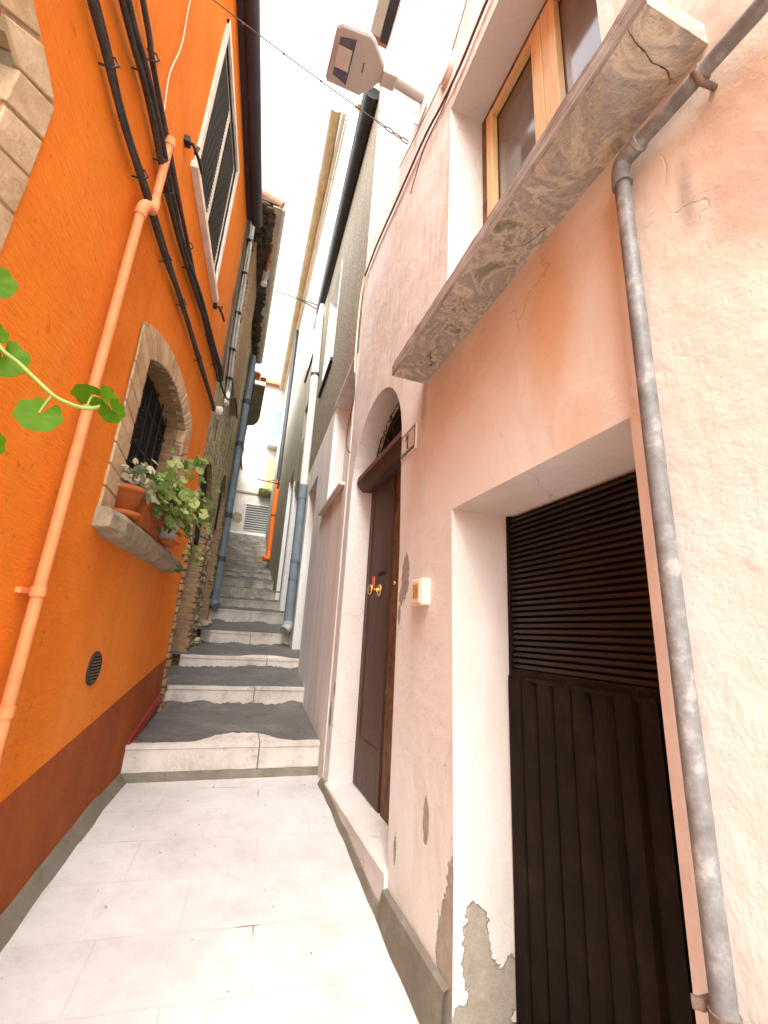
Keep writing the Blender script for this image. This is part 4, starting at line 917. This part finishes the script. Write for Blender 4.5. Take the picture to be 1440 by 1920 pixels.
# upper window
wf = obj('window', G().box(1.165, 1.18, .6, 1.80, 1.42, 3.30), 'glass', ph)
g = G(); 
for (y0, y1, z0, z1, x0, x1) in ((1.735, 1.789, 1.47, 3.284, 1.13, 1.175), (.70, .74, 1.47, 3.284, 1.13, 1.175), (.74, 1.735, 3.235, 3.284, 1.13, 1.175)): g.box(x0, x1, y0, y1, z0, z1)
obj('window_frame', g, 'doorfar', wf, bevel=.003)
g = G()
for (y0, y1) in ((1.66, 1.722), (1.21, 1.285), (1.11, 1.205)): g.box(1.118, 1.16, y0, y1, 1.47, 3.22)
g.box(1.12, 1.16, 1.285, 1.66, 3.17, 3.22); g.box(1.12, 1.16, .74, 1.11, 3.17, 3.22); obj('window_sashes', g, 'honey', wf, bevel=.004)
# concrete slab under the window
g = G(); n = 40; pr = []
for k in range(n+1):
    y = .425+1.62*k/n; q = lambda a, s_=1: .006*s_*mnoise.noise(Vector((y*7, a, 0))); e = 0
    pr.append([Vector((.905, y, 1.418+q(1))), Vector((.705+q(2), y, 1.418+q(3))), Vector((.697+q(4), y, 1.428)), Vector((.699+q(5, 1.4), y, 1.447+q(6))), Vector((.695+q(7), y, 1.468)), Vector((.715+q(8), y, 1.484)), Vector((.905, y, 1.49))])
m_ = 7; g.add([v for r_ in pr for v in r_], [(k*m_+q, k*m_+(q+1) % m_, (k+1)*m_+(q+1) % m_, (k+1)*m_+q) for k in range(n) for q in range(m_)]+[tuple(range(m_)), tuple(range(n*m_, n*m_+m_))])
sb = obj('window_slab', g, 'slab', ph)
g = G(); n = 60; P = []; Q = []
for k in range(n+1):
    y = .423+1.624*k/n; q = lambda a: .004*mnoise.noise(Vector((y*14, a, 4)))
    P.append(Vector((.6925+q(1), y, 1.421+q(2)))); Q.append(Vector((.690+q(3), y, 1.482+q(4))))
g.add(P+Q, [(k, k+1, n+2+k, n+1+k) for k in range(n)]); g.add([v for v in P]+[v+Vector((.012, 0, 0)) for v in P], [(k, k+1, n+2+k, n+1+k) for k in range(n)])
g.add([v for v in Q]+[v+Vector((.03, 0, .004)) for v in Q], [(k, k+1, n+2+k, n+1+k) for k in range(n)])
obj('slab_edge', g, 'slabedge', sb, recalc=False)
# eave of the pink house
obj('box_gutter', G().box(.66, .795, -1.2, 3.57, 7.20, 7.34), 'lampgrey', ph, bevel=.01)
obj('fascia', G().box(.80, .92, -1.2, 3.60, 7.19, 7.30), 'gutterplum', ph)
obj('roof', G().box(.68, 4.9, -1.2, 3.72, 7.345, 7.45), 'tile', ph)

# ---- things on the pink wall
t = thing('house_number_plate', (.9, 2.25, 1.06), 'small pale ceramic plate with the number 1 in a dark border beside the door arch', 'house number')
FAo = lambda y, z, o=0: Vector((.9-o, y, z))
obj('plate', G().fbox(FAo, 2.137, 2.365, 1.055, 1.215, -.005, .010), 'platepale', t, bevel=.003)
g = G()
for (y0, y1, z0, z1) in ((2.146, 2.356, 1.201, 1.208), (2.146, 2.356, 1.062, 1.069), (2.146, 2.153, 1.062, 1.208), (2.349, 2.356, 1.062, 1.208)): g.fbox(FAo, y0, y1, z0, z1, .010, .0115)
g.fbox(FAo, 2.165, 2.337, 1.080, 1.0825, .010, .0113); 
for k in range(14):
    if k % 5 != 4: g.fbox(FAo, 2.172+k*.011, 2.179+k*.011, 1.073, 1.078, .010, .0113)
obj('plate_border', g, 'plateink', t)
g = G()
for pl in ([(2.243, 1.094), (2.264, 1.094), (2.264, 1.188), (2.243, 1.188)], [(2.264, 1.188), (2.264, 1.168), (2.290, 1.150), (2.290, 1.165), (2.270, 1.188)]):
    g.prism([FAo(y, z, .009) for y, z in pl], [FAo(y, z, .0116) for y, z in pl])
obj('numeral', g, 'plateink', t)
t = thing('doorbell_box', (.9, 1.97, .16), 'ivory plastic doorbell box with amber window on the wall between the two doors', 'doorbell')
obj('housing', G().fbox(FAo, 1.90, 2.015, .155, .28, -.005, .045), 'ivory', t, bevel=.006)
obj('front_cover', G().fbox(FAo, 1.915, 2.005, .163, .272, .045, .050), 'ivory', t, bevel=.002)
obj('amber_window', G().fbox(FAo, 1.930, 1.988, .188, .252, .050, .0525), 'amber', t, bevel=.001)
t = thing('oval_cover', (.9, 1.83, 3.6), 'round pale cover plate high on the pink wall beside the window', 'cover plate')
obj('disc', G().lathe((.9, 1.83, 3.71), [(.0, -.022), (.085, -.022), (.098, -.016), (.10, 0)], 32, (1, 0, 0)), 'cream', t)
obj('inner_disc', G().lathe((.9, 1.83, 3.71), [(.0, -.025), (.078, -.025), (.08, -.021)], 32, (1, 0, 0)), 'ledpale', t)
# galvanised pipe on the pink wall
t = thing('galvanised_pipe', (.86, .69, -1.35), 'mottled grey galvanised pipe running down the pink wall beside the cellar opening', 'drainpipe')
PX = .855
obj('vertical_pipe', G().tube([(PX, .654, -.62), (PX, .656, .4), (PX, .654, 1.25)], .0195, 20), 'galv', t)
obj('elbow', G().tube(spl([(PX, .654, 1.23), (PX, .654, 1.272), (PX, .640, 1.298), (PX, .60, 1.300)], 5), .0235, 20), 'galv', t)
obj('sloping_pipe', G().tube([(PX, .61, 1.300), (PX, .40, 1.29), (PX, .05, 1.275), (PX, -.6, 1.26)], .0185, 20), 'galv', t)
for a, b in (((PX, .654, 1.222), (PX, .654, 1.235)), ((PX, .588, 1.300), (PX, .598, 1.300))): obj('pipe_collar', G().tube([a, b], .0258, 20), 'galv', t)
g = G().tube([(.90, .43, 1.275), (.85, .43, 1.262), (.832, .43, 1.285)], .008, 8); g.tube([(PX, .422, 1.29), (PX, .438, 1.29)], .0225, 16); obj('pipe_clip', g, 'rust', t)
g = G().tube([(PX, .654, -.575), (PX, .654, -.555)], .0235, 16); g.tube([(.9, .62, -.565), (.84, .62, -.565)], .008, 8); g.tube([(.9, .69, -.565), (.85, .69, -.565), (.84, .70, -.565)], .010, 8); obj('pipe_clip', g, 'rust', t)
# cables of the right wall
g = G(); P0 = [(-1.0, 3.42), (.6, 3.40), (1.33, 3.434), (1.62, 3.42), (1.9, 3.47), (2.17, 3.56), (2.7, 3.62), (3.29, 3.686), (3.70, 3.654)]
g.tube(spl([FAo(y, z, .018) for y, z in P0], 6), .0085, 8); g.tube(spl([FAo(y, z-.012+.01*math.sin(y*7), .022) for y, z in P0], 6), .006, 8)
tag(obj('cable', g, 'cablered'), 'dark brown twisted cable sweeping down the upper pink wall past the window corner', 'cable')
tag(obj('cable', G().tube(spl([FAo(1.62, 3.42, .02), FAo(1.85, 3.36, .03), FAo(2.05, 3.42, .025), FAo(2.2, 3.43, .02), FAo(2.43, 3.32, .012)], 6), .004, 6), 'cablered'), 'short loose cable end hanging from the brown cable on the pink wall', 'cable')
tag(obj('cable', G().tube(spl([FAo(3.68, 3.66, .02), FAo(3.74, 3.4, .03), FAo(3.76, 2.9, .03), FAo(3.72, 2.5, .03)], 6), .011, 8), 'cablecream'), 'cream cable dropping down the far edge of the pink wall', 'cable')
tag(obj('cable', G().tube(spl([FAo(3.72, 2.5, .03), FAo(3.66, 2.2, .03), FAo(3.80, 1.95, .03), FAo(3.80, 1.75, .03), FAo(3.66, 1.62, .03)], 6), .007, 8), 'cablered'), 'thin brown cable end curling below the cream cable by the door arch', 'cable')
tag(obj('thin_cable', G().tube(spl([FAo(2.75, 4.0, .012), FAo(2.3, 3.85, .012), FAo(1.9, 3.75, .012), FAo(1.6, 3.9, .012), FAo(1.45, 4.1, .012)], 5), .0035, 6), 'rust'), 'thin rusty wire along the pink wall below the street lamp', 'wire')
# street lamp
t = thing('street_lamp', (.9, 2.27, 3.95), 'flat grey modern street lamp on a short arm from the pink wall', 'street lamp')
obj('wall_plate', G().fbox(FAo, 2.19, 2.33, 3.93, 4.28, -.002, .012).fbox(FAo, 2.33, 2.345, 3.93, 4.28, .0, .05), 'white', t, bevel=.004)
obj('arm', G().tube([(.90, 2.265, 4.12), (.60, 2.235, 4.12)], .040, 18), 'lampgrey', t)
obj('arm_socket', G().box(.53, .65, 2.185, 2.29, 4.075, 4.175), 'lampgrey', t, bevel=.012)
hd = [(.150, 2.085), (.135, 2.40), (.150, 2.425), (.410, 2.425), (.495, 2.335), (.530, 2.29), (.55, 2.27), (.55, 2.20), (.530, 2.17), (.490, 2.13), (.425, 2.065), (.385, 2.045), (.185, 2.06)]
ctr = Vector((.33, 2.24, 0))
def lp(s_, z): return [(ctr.x+(x-ctr.x)*s_, ctr.y+(y-ctr.y)*s_, z) for x, y in hd]
g = G(); L4 = [lp(.95, 4.095), lp(1.0, 4.11), lp(1.0, 4.14), lp(.86, 4.18), lp(.5, 4.20)]; n = len(hd)
g.add([v for l in L4 for v in l], [(i*n+k, i*n+(k+1) % n, (i+1)*n+(k+1) % n, (i+1)*n+k) for i in range(4) for k in range(n)]+[tuple(range(n)), tuple(range(4*n, 5*n))]); obj('lamp_head', g, 'lampgrey', t)
obj('lens', G().prism([(.185, 2.125, 4.094), (.300, 2.10, 4.094), (.292, 2.385, 4.094), (.182, 2.352, 4.094)], [(.185, 2.125, 4.086), (.300, 2.10, 4.086), (.292, 2.385, 4.086), (.182, 2.352, 4.086)]), 'leddark', t)
obj('reflector', G().box(.180, .285, 2.165, 2.30, 4.078, 4.0855), 'ledpale', t, bevel=.003)
g = G()
for k in range(5): g.box(.382, .392, 2.205+k*.013, 2.214+k*.013, 4.0915, 4.0935)
obj('maker_mark', g, 'plateink', t)
# wire and chain across the alley
wa, wb = FL(2.333, 4.231, 0), Vector((.9, 2.588, 4.092)); D_ = wb-wa
t = thing('span_wire', wa, 'thin rusty wire stretched across the alley, ending in a chain below the street lamp', 'wire')
g = G().tube([wa+D_*k/16+Vector((0, 0, -.02*math.sin(math.pi*k/16))) for k in range(14)], .0045, 6)
for k in (2, 5, 8, 11): g.tube([wa+D_*k/16+Vector((0, 0, -.022)), wa+D_*(k+.15)/16+Vector((0, 0, -.02))], .009, 6)
obj('wire', g, 'rust', t)
p0 = wa+D_*13/16+Vector((0, 0, -.012)); g = G(); nl = 4
for k in range(nl):
    a = p0+(wb-p0)*(k/nl); b = p0+(wb-p0)*((k+1.12)/nl); dv_ = (b-a); dn = dv_.normalized(); sd = (dn.cross(Vector((0, 0, 1))) if k % 2 else Vector((0, 0, 1))-dn*dn.z).normalized()*.013
    g.tube([a+dv_*.5*(1-math.cos(q))+sd*math.sin(q) for q in [2*math.pi*i/14 for i in range(15)]], .005, 6)
obj('chain', g, 'rust', t)

# ------------------------------------------------------------ ROUGHCAST HOUSE
rh = thing('roughcast_house', FB(5.5, -1), 'grey roughcast house with stained pink ground floor next to the pink house', 'house')
zB = lambda y: 2.745-.055*(y-4.05)
niche = [(3.80, 1.40), (4.84, 1.40), (4.84, 2.70), (3.80, 2.755)]; bdoor = rect(5.86, 6.76, -.75, 2.16)
obj('ground_floor', wall(FB, [(YA1+.002, -1.3), (7.2, -.6), (7.2, zB(7.2)), (YA1+.002, zB(3.745))], [(niche, 0), (bdoor, 0)], 3.5), 'pinkB', rh)
obj('reveal', reveals(FB, [(niche, .16), (bdoor, .16)]), 'pinkB', rh, recalc=False)
obj('blocked_window', G().fbox(FB, 3.7, 4.9, 1.3, 2.85, -.19, -.155), 'pinkB', rh); obj('blocked_door', G().fbox(FB, 5.8, 6.8, -1, 2.2, -.19, -.155), 'pinkB', rh)
win = rect(5.62, 6.62, 3.93, 5.75)
obj('upper_wall', wall(FB, [(YA1+.002, zB(3.745)+.001), (7.2, zB(7.2)+.001), (7.2, 6.75), (YA1+.002, 6.75)], [(win, 0)], 3.5), 'roughcast', rh)
obj('drip_edge', G().hexa([FB(3.85, zB(3.85)-.012, 0), FB(3.85, zB(3.85)-.012, .018), FB(4.9, zB(4.9)-.012, .018), FB(4.9, zB(4.9)-.012, 0), FB(3.85, zB(3.85)+.012, 0), FB(3.85, zB(3.85)+.012, .018), FB(4.9, zB(4.9)+.012, .018), FB(4.9, zB(4.9)+.012, 0)]), 'cream', rh)
obj('white_reveal', reveals(FB, [(win, .18)]), 'white', rh, recalc=False); obj('window', G().fbox(FB, 5.6, 6.7, 3.9, 5.8, -.21, -.175), 'white', rh)
obj('window_trim', G().fbox(FB, 5.585, 5.62, 3.93, 5.75, -.02, .008), 'cream', rh)
obj('window_sill', G().fbox(FB, 5.58, 6.70, 3.86, 3.93, -.17, .035), 'iron', rh)
obj('ledge', G().fbox(FB, 3.86, 5.12, 1.37, 1.40, -.15, .05), 'cream', rh, bevel=.004)
obj('roof', G().box(1.02, 4.5, 3.76, 7.18, 6.76, 6.95), 'tile', rh)
t = thing('black_gutter', (.9, 5.8, 6.5), 'thick black half round gutter along the roughcast house eave', 'gutter')
obj('trough', G().tube([(.818, 3.80, 6.60), (1.02, 8.0, 6.60)], .105, 18), 'gutterblack', t)
obj('gutter_edge', G().tube([(.715, 3.80, 6.62), (.92, 8.0, 6.62)], .012, 8), 'gutterblack', t)
for k in range(5):
    y = 4.3+k*.85; x = .818+.202*(y-3.8)/4.2; obj('gutter_joint', G().tube([(x, y, 6.6), (x+.002, y+.04, 6.6)], .109, 18), 'gutterblack', t)

# ------------------------------------------------------------ BEIGE HOUSE
qh = thing('beige_house', FC(12, 0), 'tall narrow house of streaked beige render behind the roughcast house', 'house')
hC = [rect(8.2, 8.95, 3.95, 4.75), rect(8.25, 9.25, .2, 2.95), rect(9.75, 10.7, .6, 3.65), rect(8.45, 9.55, 5.95, 7.4)]
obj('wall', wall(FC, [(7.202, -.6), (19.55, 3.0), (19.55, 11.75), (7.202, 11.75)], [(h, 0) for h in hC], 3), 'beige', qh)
obj('dark_reveal', reveals(FC, [(hC[0], .2)]), 'beige', qh, recalc=False); obj('window', G().fbox(FC, 8.1, 9.0, 3.9, 4.8, -.22, -.195), 'dark', qh)
for i in (1, 2, 3): obj('white_reveal', reveals(FC, [(hC[i], .18)]), 'white', qh, recalc=False)
obj('door', G().fbox(FC, 8.2, 9.3, .1, 3.0, -.21, -.175), 'beige', qh); obj('door', G().fbox(FC, 9.7, 10.75, .5, 3.7, -.21, -.175), 'beige', qh)
obj('window', G().fbox(FC, 8.4, 9.6, 5.9, 7.5, -.21, -.175), 'white', qh)
obj('window_sill', G().fbox(FC, 8.42, 9.66, 5.88, 5.95, -.17, .035), 'iron', qh)
g = G().fbox(FC, 7.62, 8.2, .1, 2.2, -.02, .012).fbox(FC, 9.3, 9.5, .4, 3.2, -.02, .012); obj('whitewash_band', g, 'white', qh)
obj('roof', G().box(1.2, 4.0, 7.1, 19.5, 11.76, 11.9), 'tile', qh)
t = thing('tan_gutter', (.9, 13, 11.5), 'long tan gutter along the high eave of the beige house', 'gutter')
obj('trough', G().tube([(.745, 7.3, 11.66), (.79, 8.5, 11.66), (1.02, 19.3, 11.2)], .13, 16), 'guttercream', t)
obj('fascia', G().hexa([(.90, 7.3, 11.60), (.99, 7.3, 11.60), (1.16, 19.3, 11.1), (1.07, 19.3, 11.1), (.90, 7.3, 11.74), (.99, 7.3, 11.74), (1.16, 19.3, 11.3), (1.07, 19.3, 11.3)]), 'cream', t)
t = thing('white_drainpipe', (.94, 7.3, 0), 'drainpipe cream above and blue grey below, running down from the black gutter', 'drainpipe')
xw = .935
obj('cream_pipe', G().tube([(1.0, 7.62, 6.5), (.97, 7.5, 6.25), (xw, 7.40, 6.0), (xw, 7.15, 4.4), (xw, 7.06, 2.38)], .068, 16), 'pipecream', t)
obj('blue_grey_pipe', G().tube([(xw, 7.06, 2.38), (xw, 7.03, 1.2), (xw-.01, 6.98, .10)], .073, 16), 'pipegrey2', t)
obj('outlet', G().tube(spl([(xw-.01, 6.98, .14), (xw-.015, 6.97, .06), (xw-.06, 6.93, .0)], 4), .078, 16), 'cablegrey', t)
for z, yy_ in ((4.55, 7.17), (2.1, 7.055), (.75, 7.01), (1.05, 7.02)): obj('pipe_collar', G().tube([(xw, yy_, z), (xw, yy_, z+.05)], .080, 16), 'pipedark' if z > 3 else 'pipegrey', t)
t = thing('dark_drainpipe', (1.05, 14.5, 2), 'slim dark drainpipe on the beige house with a bright orange lower length', 'drainpipe')
obj('dark_pipe', G().tube([(1.03, 14.6, 11.0), (1.045, 14.5, 8.0), (1.05, 14.4, 4.8)], .075, 14), 'pipedark', t)
obj('orange_pipe', G().tube([(1.05, 14.4, 4.9), (1.04, 14.35, 2.3)], .085, 14), 'pipeorange', t)
obj('orange_outlet', G().tube(spl([(1.04, 14.35, 2.35), (1.03, 14.3, 2.18), (.88, 14.2, 2.15)], 4), .085, 14), 'pipeorange', t)
for z in (3.6, 4.75): obj('pipe_collar', G().tube([(1.05, 14.38, z), (1.05, 14.38, z+.05)], .095, 14), 'pipedark' if z < 4 else 'pipeorange', t)
tag(obj('washing_line_arm', G().tube([(.008, 8.0, 6.846), (.93, 8.0, 6.80)], .010, 6).tube([(.50, 8.0, 6.82), (.94, 8.0, 6.69)], .012, 6), 'iron'), 'forked thin metal rod sticking out over the alley from the end of the black gutter', 'rod')
tag(obj('antenna_rod', G().tube([(-.05, 8.0, 10.39), (.97, 8.0, 10.43)], .008, 6), 'rust'), 'thin rod crossing the open sky high beside the tan gutter', 'rod')
tag(obj('antenna', G().tube([(.35, 13.5, 4.5), (1.06, 13.5, 4.45)], .014, 6).tube([(.6, 13.5, 4.47), (1.06, 13.5, 4.62)], .010, 6).tube([(1.0, 13.5, 4.3), (1.0, 13.5, 4.65)], .03, 8), 'iron'), 'dark bracket arm reaching over the steps below the far balconies', 'bracket')
